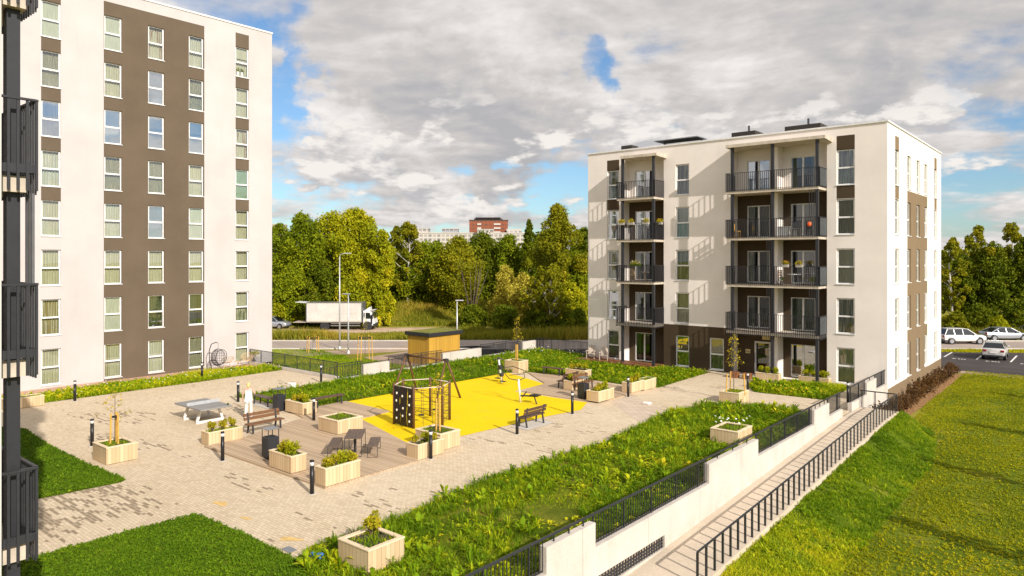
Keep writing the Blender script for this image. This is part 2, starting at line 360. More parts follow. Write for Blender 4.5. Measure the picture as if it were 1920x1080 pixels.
leaf('leaf_birch', [(.1, (.035, .056, .006)), (.5, (.090, .115, .010)), (.9, (.20, .19, .018))], .3, .15)
leaf('leaf_shrub', [(.1, (.10, .12, .008)), (.5, (.26, .25, .018)), (.9, (.48, .36, .03))], .3, 2., gain=(1.5, 1.4, .9))
leaf('leaf_hedge', [(.1, (.03, .018, .010)), (.5, (.09, .045, .020)), (.9, (.20, .11, .03))], .2, 2., gain=(1.2, 1.2, 1))
leaf('leaf_sapling', [(.1, (.16, .14, .01)), (.5, (.33, .28, .02)), (.9, (.52, .40, .04))], .35, 2., gain=(1.5, 1.4, .9))
s = NT('birch_bark'); n = s.noise(6, 4, stretch=(1, 1, 3)); s.set(s.ramp(n, [(.38, (.06, .05, .04)), (.48, (.60, .56, .48))]), .8)
s = NT('sedum'); n = s.noise(2, 6); s.set(s.ramp(n, [(.3, (.10, .12, .012)), (.7, (.24, .22, .025))]), .95)
plain('far_plain', (.50, .46, .41), .9); plain('far_roof', (.08, .06, .05), .9)
def panel_wall(name, c, win, w_=3.2, h_=2.9):              # walls of distant blocks: rows of windows belong to the surface
    s = NT(name); sp = s.n('ShaderNodeSeparateXYZ'); s.l(s.tc.outputs['Object'], sp.inputs[0])
    fx = s.math('FRACT', s.math('DIVIDE', s.math('ADD', sp.outputs[0], 500.), w_)); fz = s.math('FRACT', s.math('DIVIDE', sp.outputs[2], h_))
    a = s.math('MULTIPLY', s.math('GREATER_THAN', fx, .3), s.math('GREATER_THAN', fz, .42))
    wn_ = s.n('ShaderNodeTexWhiteNoise', noise_dimensions='2D'); cb = s.n('ShaderNodeCombineXYZ')
    s.l(s.math('FLOOR', s.math('DIVIDE', s.math('ADD', sp.outputs[0], 500.), w_)), cb.inputs[0]); s.l(s.math('FLOOR', s.math('DIVIDE', sp.outputs[2], h_)), cb.inputs[1]); s.l(cb.outputs[0], wn_.inputs['Vector'])
    s.set(s.mix(s.math('MULTIPLY', a, s.math('ADD', s.math('MULTIPLY', wn_.outputs[0], .5), .35)), c, win), .8)
panel_wall('far_white', (.50, .46, .41), (.12, .12, .13)); panel_wall('far_grey', (.36, .36, .37), (.12, .12, .13)); panel_wall('far_red', (.25, .072, .03), (.10, .06, .05))

# ------------------------------------------------------------------ helpers
def tag(o, label=None, cat=None, group=None, kind=None):
    for k_, v_ in (('label', label), ('category', cat), ('group', group), ('kind', kind)):
        if v_: o[k_] = v_
    return o
def thing(name, label, cat, loc=(0, 0, 0), rz=0., group=None):
    o = bpy.data.objects.new(name, None); col.objects.link(o); o.empty_display_size = .2
    o.location = loc; o.rotation_euler = (0, 0, rz)
    return tag(o, label, cat, group)
def mats(x):
    return [MAT[i] for i in ((x,) if isinstance(x, str) else x)]
class MB:
    """collects shapes; build() links them as one mesh object. o = origin subtracted from every vertex"""
    def __init__(s, o=(0, 0, 0)): s.v = []; s.f = []; s.m = []; s.o = o
    def add(s, vs, fs, mi=0):
        n = len(s.v); s.v += [tuple(p) for p in vs]; s.f += [tuple(i + n for i in f) for f in fs]; s.m += [mi] * len(fs); return s
    def box(s, x0, y0, z0, x1, y1, z1, mi=0):
        return s.add([(x0, y0, z0), (x1, y0, z0), (x1, y1, z0), (x0, y1, z0), (x0, y0, z1), (x1, y0, z1), (x1, y1, z1), (x0, y1, z1)],
                     [(0, 3, 2, 1), (4, 5, 6, 7), (0, 1, 5, 4), (1, 2, 6, 5), (2, 3, 7, 6), (3, 0, 4, 7)], mi)
    def bbox(s, x0, y0, z0, x1, y1, z1, b=.01, mi=0):     # box with chamfered edges
        vs = []; 
        for x, sx in ((x0, 1), (x1, -1)):
            for y, sy in ((y0, 1), (y1, -1)):
                for z, sz in ((z0, 1), (z1, -1)):
                    vs += [(x + sx * b, y + sy * b, z), (x + sx * b, y, z + sz * b), (x, y + sy * b, z + sz * b)]
        i = lambda a, b_, c, k_: ((a * 2 + b_) * 2 + c) * 3 + k_
        fs = []
        for c in (0, 1): fs.append([i(0, 0, c, 0), i(1, 0, c, 0), i(1, 1, c, 0), i(0, 1, c, 0)])
        for c in (0, 1): fs.append([i(0, c, 0, 1), i(1, c, 0, 1), i(1, c, 1, 1), i(0, c, 1, 1)])
        for c in (0, 1): fs.append([i(c, 0, 0, 2), i(c, 1, 0, 2), i(c, 1, 1, 2), i(c, 0, 1, 2)])
        for a in (0, 1):
            for c in (0, 1):
                fs.append([i(0, a, c, 0), i(1, a, c, 0), i(1, a, c, 1), i(0, a, c, 1)])
                fs.append([i(a, 0, c, 0), i(a, 1, c, 0), i(a, 1, c, 2), i(a, 0, c, 2)])
                fs.append([i(a, c, 0, 1), i(a, c, 1, 1), i(a, c, 1, 2), i(a, c, 0, 2)])
        for a in (0, 1):
            for b_ in (0, 1):
                for c in (0, 1): fs.append([i(a, b_, c, 0), i(a, b_, c, 1), i(a, b_, c, 2)])
        return s.add(vs, fs, mi)
    def bar(s, p, q, w_, h_=None, mi=0, up=(0, 0, 1)):
        h_ = h_ or w_; p, q = Vector(p), Vector(q); d = (q - p).normalized(); u = Vector(up)
        if abs(d.dot(u)) > .98: u = Vector((0, 1, 0))
        a = d.cross(u).normalized() * w_ / 2; b = d.cross(a).normalized() * h_ / 2
        vs = [p - a - b, p + a - b, p + a + b, p - a + b, q - a - b, q + a - b, q + a + b, q - a + b]
        return s.add(vs, [(0, 3, 2, 1), (4, 5, 6, 7), (0, 1, 5, 4), (1, 2, 6, 5), (2, 3, 7, 6), (3, 0, 4, 7)], mi)
    def tube(s, pts, r, n=8, mi=0, cap=True):
        pts = [Vector(p) for p in pts]; rs = r if isinstance(r, (list, tuple)) else [r] * len(pts)
        vs = []; a = None
        for i, p in enumerate(pts):
            d = (pts[min(i + 1, len(pts) - 1)] - pts[max(i - 1, 0)]).normalized()
            if a is None: a = d.cross(Vector((0, 0, 1)) if abs(d.z) < .95 else Vector((1, 0, 0))).normalized()
            else: a = (a - d * a.dot(d)).normalized()
            b = d.cross(a)
            for k_ in range(n):
                t = 2 * math.pi * k_ / n; vs.append(p + (a * math.cos(t) + b * math.sin(t)) * rs[i])
        fs = [(i * n + k_, i * n + (k_ + 1) % n, (i + 1) * n + (k_ + 1) % n, (i + 1) * n + k_) for i in range(len(pts) - 1) for k_ in range(n)]
        if cap: fs += [tuple(range(n))[::-1], tuple((len(pts) - 1) * n + k_ for k_ in range(n))]
        return s.add(vs, fs, mi)
    def prism(s, poly, z0, z1, mi=0):
        n = len(poly); vs = [(x, y, z0) for x, y in poly] + [(x, y, z1) for x, y in poly]
        return s.add(vs, [tuple(range(n))[::-1], tuple(range(n, 2 * n))] + [(i, (i + 1) % n, n + (i + 1) % n, n + i) for i in range(n)], mi)
    def extr(s, prof, y0, y1, mi=0):                       # profile in x,z pushed along y
        n = len(prof); vs = [(x, y0, z) for x, z in prof] + [(x, y1, z) for x, z in prof]
        return s.add(vs, [tuple(range(n)), tuple(range(n, 2 * n))[::-1]] + [(i, n + i, n + (i + 1) % n, (i + 1) % n) for i in range(n)], mi)
    def sheet(s, poly, z, mi=0): return s.add([(x, y, z) for x, y in poly], [tuple(range(len(poly)))], mi)
    def lathe(s, prof, n=16, c=(0, 0), mi=0):
        vs = [(c[0] + r * math.cos(2 * math.pi * k_ / n), c[1] + r * math.sin(2 * math.pi * k_ / n), z) for r, z in prof for k_ in range(n)]
        fs = [(i * n + k_, i * n + (k_ + 1) % n, (i + 1) * n + (k_ + 1) % n, (i + 1) * n + k_) for i in range(len(prof) - 1) for k_ in range(n)]
        fs += [tuple(range(n))[::-1], tuple((len(prof) - 1) * n + k_ for k_ in range(n))]
        return s.add(vs, fs, mi)
    def ball(s, c, rx, ry=None, rz=None, nu=12, nv=8, mi=0):
        ry = ry or rx; rz = rz or rx; vs = []; fs = []
        for j in range(1, nv):
            for i in range(nu):
                a, b = math.pi * j / nv, 2 * math.pi * i / nu
                vs.append((c[0] + rx * math.sin(a) * math.cos(b), c[1] + ry * math.sin(a) * math.sin(b), c[2] + rz * math.cos(a)))
        vs += [(c[0], c[1], c[2] + rz), (c[0], c[1], c[2] - rz)]; t = len(vs) - 2
        for j in range(nv - 2):
            for i in range(nu): fs.append((j * nu + i, (j + 1) * nu + i, (j + 1) * nu + (i + 1) % nu, j * nu + (i + 1) % nu))
        for i in range(nu):
            fs.append((t, i, (i + 1) % nu)); q = (nv - 2) * nu; fs.append((t + 1, q + (i + 1) % nu, q + i))
        return s.add(vs, fs, mi)
    def build(s, name, mat, parent=None, smooth=False, at=None):
        me = bpy.data.meshes.new(name); o = s.o
        me.from_pydata([(x - o[0], y - o[1], z - o[2]) for x, y, z in s.v], [], s.f)
        for m_ in mats(mat): me.materials.append(m_)
        if len(me.materials) > 1: me.polygons.foreach_set('material_index', s.m)
        if smooth: me.polygons.foreach_set('use_smooth', [True] * len(me.polygons))
        me.update()
        ob = bpy.data.objects.new(name, me); col.objects.link(ob)
        if parent is not None: ob.parent = parent
        else: ob.location = s.o
        if at: ob.location = at
        return ob
def copy_tree(o, parent=None):
    c = o.copy(); col.objects.link(c)
    if parent is not None: c.parent = parent
    for ch in list(o.children): copy_tree(ch, c)
    return c
def dup(root, loc, rz=0., label=None, group=None, scale=None):
    c = copy_tree(root); c.location = loc; c.rotation_euler = (0, 0, rz)
    if scale: c.scale = scale if isinstance(scale, (tuple, list)) else (scale,) * 3
    if label: c['label'] = label
    if group: c['group'] = group
    return c
_used = {}
def place(root, loc, rz=0., label=None, group=None, scale=None):     # first call moves the thing itself, later ones copy it
    if root.name in _used: return dup(root, loc, rz, label, group, scale)
    _used[root.name] = 1
    root.location = loc; root.rotation_euler = (0, 0, rz)
    if scale: root.scale = scale if isinstance(scale, (tuple, list)) else (scale,) * 3
    if label: root['label'] = label
    if group: root['group'] = group
    return root
def npmesh(name, V, k_, mat, tint=None, parent=None, loc=None):
    """V: (faces*k, 3) array, k vertices per face, tint per face"""
    V = np.asarray(V, dtype=np.float32); n = len(V) // k_
    me = bpy.data.meshes.new(name); me.vertices.add(n * k_); me.vertices.foreach_set('co', V.ravel())
    me.loops.add(n * k_); me.loops.foreach_set('vertex_index', np.arange(n * k_, dtype=np.int32))
    me.polygons.add(n); me.polygons.foreach_set('loop_start', np.arange(0, n * k_, k_, dtype=np.int32))
    me.polygons.foreach_set('loop_total', np.full(n, k_, dtype=np.int32))
    if tint is not None:
        a = me.attributes.new('tint', 'FLOAT', 'POINT'); a.data.foreach_set('value', np.repeat(np.asarray(tint, dtype=np.float32), k_))
    for m_ in mats(mat): me.materials.append(m_)
    me.update(calc_edges=True); me.validate()
    ob = bpy.data.objects.new(name, me); col.objects.link(ob)
    if parent is not None: ob.parent = parent
    if loc is not None: ob.location = loc
    return ob
def atd(px, py, d):                                         # a point of the place at distance d along the view
    l = (px - 960) / FPX * d
    return (l * C_ - d * S_, l * S_ + d * C_, CAM_H - (py - HORIZON) / FPX * d)
def ld(l, d): return (l * C_ - d * S_, l * S_ + d * C_)      # across / along the view to the world
def inside(px, py, poly):
    px, py = np.asarray(px), np.asarray(py); r = np.zeros(px.shape, bool); n = len(poly)
    for i in range(n):
        (x1, y1), (x2, y2) = poly[i], poly[(i + 1) % n]
        if y1 == y2: continue
        c = ((y1 > py) != (y2 > py)) & (px < (x2 - x1) * (py - y1) / (y2 - y1) + x1); r ^= c
    return r
def sample(poly, n):
    xs = [p[0] for p in poly]; ys = [p[1] for p in poly]
    x = rng.uniform(min(xs), max(xs), n); y = rng.uniform(min(ys), max(ys), n)
    k_ = inside(x, y, poly); return x[k_], y[k_]
def area(poly): return abs(sum(poly[i][0] * poly[(i + 1) % len(poly)][1] - poly[(i + 1) % len(poly)][0] * poly[i][1] for i in range(len(poly)))) / 2
def bboxarea(poly): return (max(p[0] for p in poly) - min(p[0] for p in poly)) * (max(p[1] for p in poly) - min(p[1] for p in poly))
def wob(x, y, f, ph=0.):                                     # smooth random field, about -1..1
    r_ = np.random.default_rng(int(abs(ph) * 97 + 5)); t = 0.
    for i in range(11):
        a = r_.uniform(0, 6.283); k_ = f * r_.uniform(.5, 2.4); t = t + np.sin(k_ * (x * np.cos(a) + y * np.sin(a)) + r_.uniform(0, 6.283)) * (f / k_) ** .4
    return t / 3.6
def lerp_poly(z): return (lambda x, y: np.full_like(x, z))
def blades(poly, dens, h, wd, zf, patch=.5, pf=1.2, ph=0., lean=.5, tint0=.45, tv=.25, thin=0.):
    """grass blades as triangles; zf(x,y) ground height; patch = how much heights vary over the ground"""
    x, y = sample(poly, int(dens * bboxarea(poly)))
    fld = wob(x, y, pf, ph)
    if thin > 0:
        k_ = rng.uniform(0, 1, len(x)) > thin * np.clip(-wob(x, y, pf * .6, ph + 4) , 0, 1); x, y, fld = x[k_], y[k_], fld[k_]
    n = len(x); z = zf(x, y); hh = h * (1 + patch * fld) * rng.uniform(.45, 1.25, n)
    th = rng.uniform(0, 2 * np.pi, n); ax, ay = np.cos(th) * wd / 2, np.sin(th) * wd / 2
    t2 = rng.uniform(0, 2 * np.pi, n); ll = hh * lean * rng.uniform(.2, 1.2, n)
    V = np.empty((n, 3, 3)); V[:, 0] = np.stack([x - ax, y - ay, z - .01], 1); V[:, 1] = np.stack([x + ax, y + ay, z - .01], 1)
    V[:, 2] = np.stack([x + np.cos(t2) * ll, y + np.sin(t2) * ll, z + hh], 1)
    t = np.clip(tint0 + tv * wob(x, y, pf * .8, ph + 9) + rng.normal(0, .20, n), 0, 1)
    return V.reshape(-1, 3), t
def rosettes(poly, count, r, zf, tint0=.7, nl=9, up=.5, wl=.28, sel=None, tv=.16):
    """broad-leaved weeds: rosettes of long leaves, each leaf two triangles"""
    x, y = sample(poly, int(count * bboxarea(poly) / area(poly)))
    if sel is not None: k_ = sel(x, y); x, y = x[k_], y[k_]
    n = len(x); z = zf(x, y); rr = r * rng.uniform(.5, 1.3, n)
    X = np.repeat(x, nl); Y = np.repeat(y, nl); Z = np.repeat(z, nl); RR = np.repeat(rr, nl) * rng.uniform(.6, 1.2, n * nl)
    a = rng.uniform(0, 2 * np.pi, n * nl); el = rng.uniform(.1, up * 2, n * nl)
    dx, dy, dz = np.cos(a) * np.cos(el), np.sin(a) * np.cos(el), np.sin(el)
    sx, sy = -np.sin(a) * RR * wl, np.cos(a) * RR * wl
    mid = np.stack([X + dx * RR * .55, Y + dy * RR * .55, Z + dz * RR * .7 + .02], 1)
    tip = np.stack([X + dx * RR * 1.05, Y + dy * RR * 1.05, Z + dz * RR * .9], 1); base = np.stack([X, Y, Z], 1)
    s3 = np.stack([sx, sy, np.zeros_like(sx)], 1)
    V = np.stack([base, mid - s3, mid + s3, mid - s3, tip, mid + s3], 1).reshape(-1, 3)
    t = np.clip(np.repeat(np.repeat(tint0 + tv * wob(x, y, .55, r * 10 + 2) + rng.normal(0, .12, n), nl) + rng.normal(0, .1, n * nl), 2), 0, 1)
    return V, t
def leaf_cloud(cs, rs, n, size, flat=.6, shell=.55, droop=0., squash=1., elong=1.):
    """n leaf-clump quads spread through blobs (centres cs, radii rs)"""
    cs, rs = np.asarray(cs, float), np.asarray(rs, float); p = rs ** 2; p /= p.sum()
    i = rng.choice(len(cs), n, p=p); d = rng.normal(0, 1, (n, 3)); d /= np.linalg.norm(d, axis=1)[:, None]
    rad = rng.uniform(shell ** 3, 1, n) ** (1 / 3) * (1 + .10 * rng.normal(0, 1, n)); c = cs[i] + d * (rs[i] * rad)[:, None] * np.array([1, 1, squash])
    nn = d * flat + rng.normal(0, 1, (n, 3)) * (1 - flat * .6); nn /= np.linalg.norm(nn, axis=1)[:, None]
    r_ = rng.normal(0, 1, (n, 3)); r_[:, 2] -= droop * 3; u = r_ - nn * (r_ * nn).sum(1)[:, None]; u /= np.linalg.norm(u, axis=1)[:, None]; v = np.cross(nn, u)
    sz = size * rng.uniform(.55, 1.3, n); u = u * (sz * elong)[:, None]; v = v * (sz / elong ** .5)[:, None] * .8
    q = np.stack([c - u - v * .35, c - u * .1 - v, c + u + v * .2, c + u * .1 + v], 1).reshape(-1, 3)
    bt = rng.normal(.5, .12, len(cs)); t = np.clip(bt[i] + rng.normal(0, .09, n), 0, 1)
    return q, t

# ------------------------------------------------------------------ ground, roads, courtyard
ZL = -1.3                                                    # level of the street and the lawns around the raised courtyard
def struct(o): o['kind'] = 'structure'; return o
def stuff(o, label=None, cat=None):
    o['kind'] = 'stuff'
    return tag(o, label, cat)
g = MB().sheet([(-2500, -2500), (2500, -2500), (2500, 2500), (-2500, 2500)], ZL - .004).build('ground', 'field'); struct(g)
def sheet(name, poly, z, mat): return struct(MB().sheet(poly, z).build(name, mat))
# lawn by the ramp: flat part, and the bank that climbs to the ramp
sheet('lawn', [(-10, 9), (14, 9), (14, 67.4), (-8.3, 67.4), (-8.3, 41), (-6.5, 41), (-6.5, 9), (-10, 9)], ZL + .004, 'turf')
def ramp_z(y): return np.clip((y - 40.) / 21.4 * .93, -1.4, 0)
def bank_top(y): t = np.clip((y - 40.2) / 3.0, 0, 1); return ramp_z(y) - .06 + (ZL + .03 - ramp_z(y) + .06) * t * t * (3 - 2 * t)
def bank_edge(y): return -6.3 + .12 * np.sin(y * .5) + np.clip((y - 36) * -.18, -1.3, 0)
bk = MB(); ys = np.linspace(8, 43.3, 70); rows = []
for y in ys:
    zt = float(bank_top(y)); xe = float(bank_edge(y)) + .35; row = []
    for t in np.linspace(0, 1, 9):
        e_ = t * t * (3 - 2 * t); row.append((-8.32 + (xe + 8.32) * t, y, zt + (ZL + .01 - zt) * e_))
    rows.append(row)
vs = [p for r_ in rows for p in r_]
bk.add(vs, [(i * 9 + j, i * 9 + j + 1, (i + 1) * 9 + j + 1, (i + 1) * 9 + j) for i in range(len(ys) - 1) for j in range(8)])
bank = struct(bk.build('grass_bank', 'turf', smooth=True))
def bank_z(x, y):
    zt = bank_top(y); xe = bank_edge(y) + .35; t = np.clip((x + 8.32) / (xe + 8.32), 0, 1); e_ = t * t * (3 - 2 * t)
    return zt + (ZL + .01 - zt) * e_
# street, dirt road, parking lot, footpaths (the street runs square to the view)
sheet('street', [ld(-90, 71.2), ld(130, 70.6), ld(130, 77.2), ld(-90, 77.8)], ZL + .008, 'street_asphalt')
kb = MB()
for d0, d1 in ((70.95, 71.2), (77.8, 78.0)):
    kb.prism([ld(-90, d0), ld(110, d0 - .45), ld(110, d1 - .45), ld(-90, d1)], ZL - .02, ZL + .11)
struct(kb.build('kerb', 'pale_concrete'))
sheet('dirt_road', [ld(-90, 85.5), ld(-22, 85.5), ld(-12, 87.5), ld(2, 90.5), ld(10, 92), ld(10, 94), ld(-10, 95), ld(-90, 96)], ZL + .012, 'dirt')
FH = lambda d: -1.29 + 1.6 * np.clip((d - 93) / 17, 0, 1)
fm = MB(); gl_ = [(l, d) for l in np.linspace(-60, 22, 12) for d in (92.5, 96, 100, 105, 110, 130)]
fm.add([(*ld(l, d), float(FH(d)) - .02) for l, d in gl_], [(i * 6 + j, i * 6 + j + 1, (i + 1) * 6 + j + 1, (i + 1) * 6 + j) for i in range(11) for j in range(5)])
struct(fm.build('meadow_rise', 'field', smooth=True))
sheet('parking_lot', [(-29, 67.4), (30, 66.6), (30, 72), ld(70, 66.3), ld(42, 68.6), (-12.6, 80.3), (-29, 80.3)], ZL + .012, 'asphalt')
sheet('pavement', [(-29, 65.9), (30, 65.1), (30, 66.45), (-29, 67.25)], ZL + .010, 'path_paving')
pk = MB()
for x in (-16.8, -14.3, -11.8, -9.3, -6.8, -4.3, -1.8):
    y1 = 80.1 - (x + 12.6) * -.18 - 0; pk.sheet([(x - .07, 75.3), (x + .07, 75.3), (x + .07, y1 - .6), (x - .07, y1 - .6)], ZL + .018)
struct(pk.build('parking_lines', 'road_paint'))
pk = MB()
for x in (-13., -10.5, -8.0, -5.5, -3.):
    for i, wd in enumerate((.16, .05, .14, .14, .14)):
        x0 = x - .55 + i * .22; pk.sheet([(x0, 74.5), (x0 + wd, 74.5), (x0 + wd, 74.8), (x0, 74.8)], ZL + .018)
struct(pk.build('bay_markings', 'road_paint'))
sheet('footpath', [(-66, 33.0), (-56.5, 38.6), (-53.0, 45.0), (-51.2, 50.6), (-52.0, 53.5), (-54.4, 52.5), (-55.8, 46.5), (-58.8, 41.2), (-66, 37.0)], ZL + .010, 'path_paving')
sheet('shed_apron', [(-52, 40.9), (-44, 40.0), (-40.6, 42), (-40.6, 54), (-50, 54), (-52.5, 50)], ZL + .008, 'path_paving')
sheet('delivery_yard', [(-40.6, 48.6), (-31.5, 48.6), (-31.5, 66), ld(12, 70.6), ld(-8, 70.7), (-46.5, 54)], ZL + .009, 'asphalt')
# courtyard slab
CY = [(-48.5, -6), (-10.25, -6), (-10.25, 46.3), (-31.2, 46.3), (-31.2, 48), (-37.7, 48), (-37.7, 27.6), (-48.5, 27.6)]
struct(MB().prism(CY, ZL - .1, 0).build('courtyard_paving', 'paving'))
sheet('terrace_paving', [(-48.5, 4), (-46.6, 4), (-46.6, 27.6), (-48.5, 27.6)], .004, 'terrace_paving')
sheet('paving_strip', [(-20.75, 32.9), (-20.8, 35.1), (-18.2, 33.4), (-16.55, 31.6), (-16.6, 29.4), (-17.6, 30.1)], .004, 'paving_pale')
LAWN_A = [(-40.2, 6.6), (-40.2, 9.6), (-37.5, 10.6), (-34, 10.35), (-30.2, 10.3), (-26.4, 10.45), (-26.2, 10.2), (-26.5, 7.0), (-30, 6.5)]
LAWN_B = [(-21.35, 4.), (-21.4, 7.2), (-21.25, 10.4), (-18.7, 10.55), (-16.1, 10.5), (-15.2, 10.2), (-13.2, 9.6), (-13.2, 4)]
MEAD_C = [(-13.2, 9.6), (-15.2, 10.2), (-16.1, 10.5), (-16.5, 11.4), (-16.1, 12.8), (-16.5, 15.5), (-16.75, 18.1), (-16.5, 21.2), (-16.35, 25.4), (-16.8, 29.4), (-17.1, 33.), (-16.4, 35.8), (-15.2, 36.4), (-14.3, 37.3), (-12.4, 37.2), (-10.85, 35.9), (-10.85, 8), (-13.2, 8)]
BED_D = [(-17.3, 44.2), (-16.9, 42.2), (-15.85, 40.6), (-12.1, 40.8), (-11.9, 45.4), (-13, 45.4), (-15.3, 45.), (-15.8, 44.4)]
LAWN_E = [(-37.4, 20.5), (-36.2, 20.85), (-31.7, 20.9), (-31.6, 23.8), (-31.25, 36.8), (-30.2, 37.6), (-27.6, 38.0), (-25.4, 38.05), (-22.8, 37.8), (-20.75, 38.3), (-20.85, 42), (-20.9, 45.9), (-24.5, 45.9), (-24.6, 44.3), (-31.1, 44.3), (-31.1, 47.2), (-37.45, 47.8), (-37.45, 27.4)]
MEAD_G = [(-46.5, 9.2), (-43.5, 9.2), (-43.7, 13.2), (-43.7, 21.8), (-44.0, 28.0), (-44.6, 28.9), (-46.4, 27.4), (-46.5, 18)]
for i, (nm, p, mt) in enumerate((('lawn_soil', LAWN_A, 'turf'), ('lawn_soil', LAWN_B, 'turf'), ('meadow_soil', MEAD_C, 'meadow_soil'), ('meadow_soil', BED_D, 'meadow_soil'), ('lawn_soil', LAWN_E, 'meadow_soil'), ('meadow_soil', MEAD_G, 'meadow_soil'))):
    sheet(nm, p, .008, mt)
YELLOW = [(-31.6, 23.8), (-31.2, 36.75), (-26.75, 34.92), (-26.55, 31.8), (-21.55, 31.9), (-20.75, 30.15), (-21.15, 28.0), (-21.65, 22.5), (-22.5, 20.0), (-27.65, 21.6), (-27.85, 23.6)]
sheet('gravel_strip', [(-10.85, 6), (-10.3, 6), (-10.3, 36.2), (-10.85, 36.2)], .02, 'gravel')
sheet('playground_surface', YELLOW, .012, 'rubber_yellow')
DECK1 = [(-28.5, 14.3), (-20.2, 14.3), (-20.2, 18.5), (-22.42, 19.95), (-27.6, 21.55), (-27.8, 23.55), (-31.6, 23.7), (-31.6, 20.3), (-29.9, 19.9), (-28.6, 16.2)]
DECK2 = [(-30.2, 37.55), (-27.6, 37.95), (-24.8, 37.7), (-20.95, 36.5), (-20.95, 33.2), (-21.75, 32.05), (-26.15, 31.98), (-26.7, 34.9)]
dk = MB().prism(DECK1, .0, .055).build('timber_deck', 'deck_wood'); tag(dk, 'weathered timber deck that carries the picnic table', 'deck', 'timber decks')
dk = MB().prism(DECK2, .0, .055).build('timber_deck', 'deck_wood'); tag(dk, 'weathered timber deck under the two back to back benches', 'deck', 'timber decks')
for cx, cy, rx, ry, a in ((-21.55, 11.35, .32, .14, .1), (-19.75, 11.2, .22, .08, .3), (-17.35, 11.15, .34, .13, .5)):
    pts = []
    for t in range(14):
        u = t / 14 * 2 * math.pi; q = 1 + .22 * math.sin(3 * u + cx) + .12 * math.sin(5 * u)
        x, y = rx * q * math.cos(u), ry * q * math.sin(u); pts.append((cx + x * math.cos(a) - y * math.sin(a), cy + x * math.sin(a) + y * math.cos(a)))
    sheet('sand_patch', pts, .006, 'sand')

# ------------------------------------------------------------------ windows
def window_proto(w_, h_, split='H', style='window'):
    """local: x across, outside is -y, origin at the middle of the sill; frame with children glass and sill"""
    f = MB(); t = .065; y0, y1 = .10, .165
    f.box(-w_/2, y0, 0, -w_/2 + t, y1, h_); f.box(w_/2 - t, y0, 0, w_/2, y1, h_)
    f.box(-w_/2 + t, y0, 0, w_/2 - t, y1, t); f.box(-w_/2 + t, y0, h_ - t, w_/2 - t, y1, h_)
    gap = []
    if split == 'H':
        f.box(-w_/2 + t, y0 - .004, h_*.49 - .05, w_/2 - t, y1 - .003, h_*.49 + .05)
        gap = [(-w_/2 + t, t, w_/2 - t, h_*.49 - .05), (-w_/2 + t, h_*.49 + .05, w_/2 - t, h_ - t)]
        u = .03                                             # inner sash of the opening upper light
        x0, z0, x1, z1 = gap[1]
        f.box(x0, y0 - .012, z0, x0 + u, y0 + .03, z1); f.box(x1 - u, y0 - .012, z0, x1, y0 + .03, z1)
    elif split == 'V':
        f.box(-.055, y0 - .004, t, .055, y1 - .003, h_ - t)
        gap = [(-w_/2 + t, t, -.055, h_ - t), (.055, t, w_/2 - t, h_ - t)]
    else: gap = [(-w_/2 + t, t, w_/2 - t, h_ - t)]
    fo = f.build(style, 'white_plastic')
    gl = MB()
    for x0, z0, x1, z1 in gap: gl.add([(x0, y0 + .03, z0), (x1, y0 + .03, z0), (x1, y0 + .03, z1), (x0, y0 + .03, z1)], [(0, 1, 2, 3)])
    gl.build('glass', 'window_glass', fo)
    if style == 'window':
        MB().box(-w_/2 - .03, -.05, -.045, w_/2 + .03, .10, -.005).build('sill', 'white_metal', fo)
    return fo
def curtain_mesh(w_, h_, kind, sd):
    r = random.Random(sd); mb = MB()
    def wavy(x0, x1, z0, z1, amp, nper, taper=0.):
        n = max(8, int((x1 - x0) * 40)); vs = []
        for j, z in enumerate((z0, (z0 + z1) / 2, z1)):
            for i in range(n + 1):
                u = i / n; x = x0 + (x1 - x0) * u
                if taper and j < 2: x = x0 + (x - x0) * (1 - taper * (1 - j * .35))
                vs.append((x, .30 + amp * math.sin(u * nper * 6.283 + r.random() * .5) + .01 * math.sin(u * 40), z))
        mb.add(vs, [(j * (n + 1) + i, j * (n + 1) + i + 1, (j + 1) * (n + 1) + i + 1, (j + 1) * (n + 1) + i) for j in range(2) for i in range(n)])
    a = w_ / 2 + .15
    if kind == 'full': wavy(-a, a, .02, h_ + .05, .035, w_ * 9)
    elif kind == 'half': wavy(a * .1, a, .02, h_ + .05, .04, w_ * 5)
    elif kind == 'halfleft': wavy(-a, -.1 * a, .02, h_ + .05, .04, w_ * 5)
    elif kind == 'open': wavy(-a, -a * .45, .02, h_ + .05, .04, w_ * 4); wavy(a * .5, a, .02, h_ + .05, .04, w_ * 4)
    elif kind == 'low': wavy(-a, a, .02, h_ * .48, .035, w_ * 9)
    elif kind == 'tied': wavy(-a, 0, .05, h_ + .05, .035, w_ * 4, .55); wavy(a, 0, .05, h_ + .05, .035, w_ * 4, .55)
    elif kind == 'blind': mb.box(-a, .21, .03, a, .215, h_ + .05)
    elif kind == 'topblind': mb.box(-a, .21, h_ * .62, a, .215, h_ + .05)
    me = mb.build('curtain', 'curtain_cream'); d = me.data; bpy.data.objects.remove(me); return d
_cm = {}
def curtain(parent, w_, h_, kind, mat, sd=0):
    if kind == 'none': return
    key = (w_, h_, kind, mat, sd)
    if key not in _cm:
        d = curtain_mesh(w_, h_, kind, sd); d.materials.clear(); d.materials.append(MAT[mat]); _cm[key] = d
    o = bpy.data.objects.new('blind' if 'blind' in kind else 'curtain', _cm[key]); col.objects.link(o); o.parent = parent
WIN = window_proto(1.04, 2.14); BDOOR = window_proto(1.55, 2.12, 'V', 'balcony_door')
_first = set()
def put_window(proto, parent, loc, rz):
    if proto.name not in _first: _first.add(proto.name); o = proto
    else: o = copy_tree(proto)
    o.parent = parent; o.location = loc; o.rotation_euler = (0, 0, rz); return o
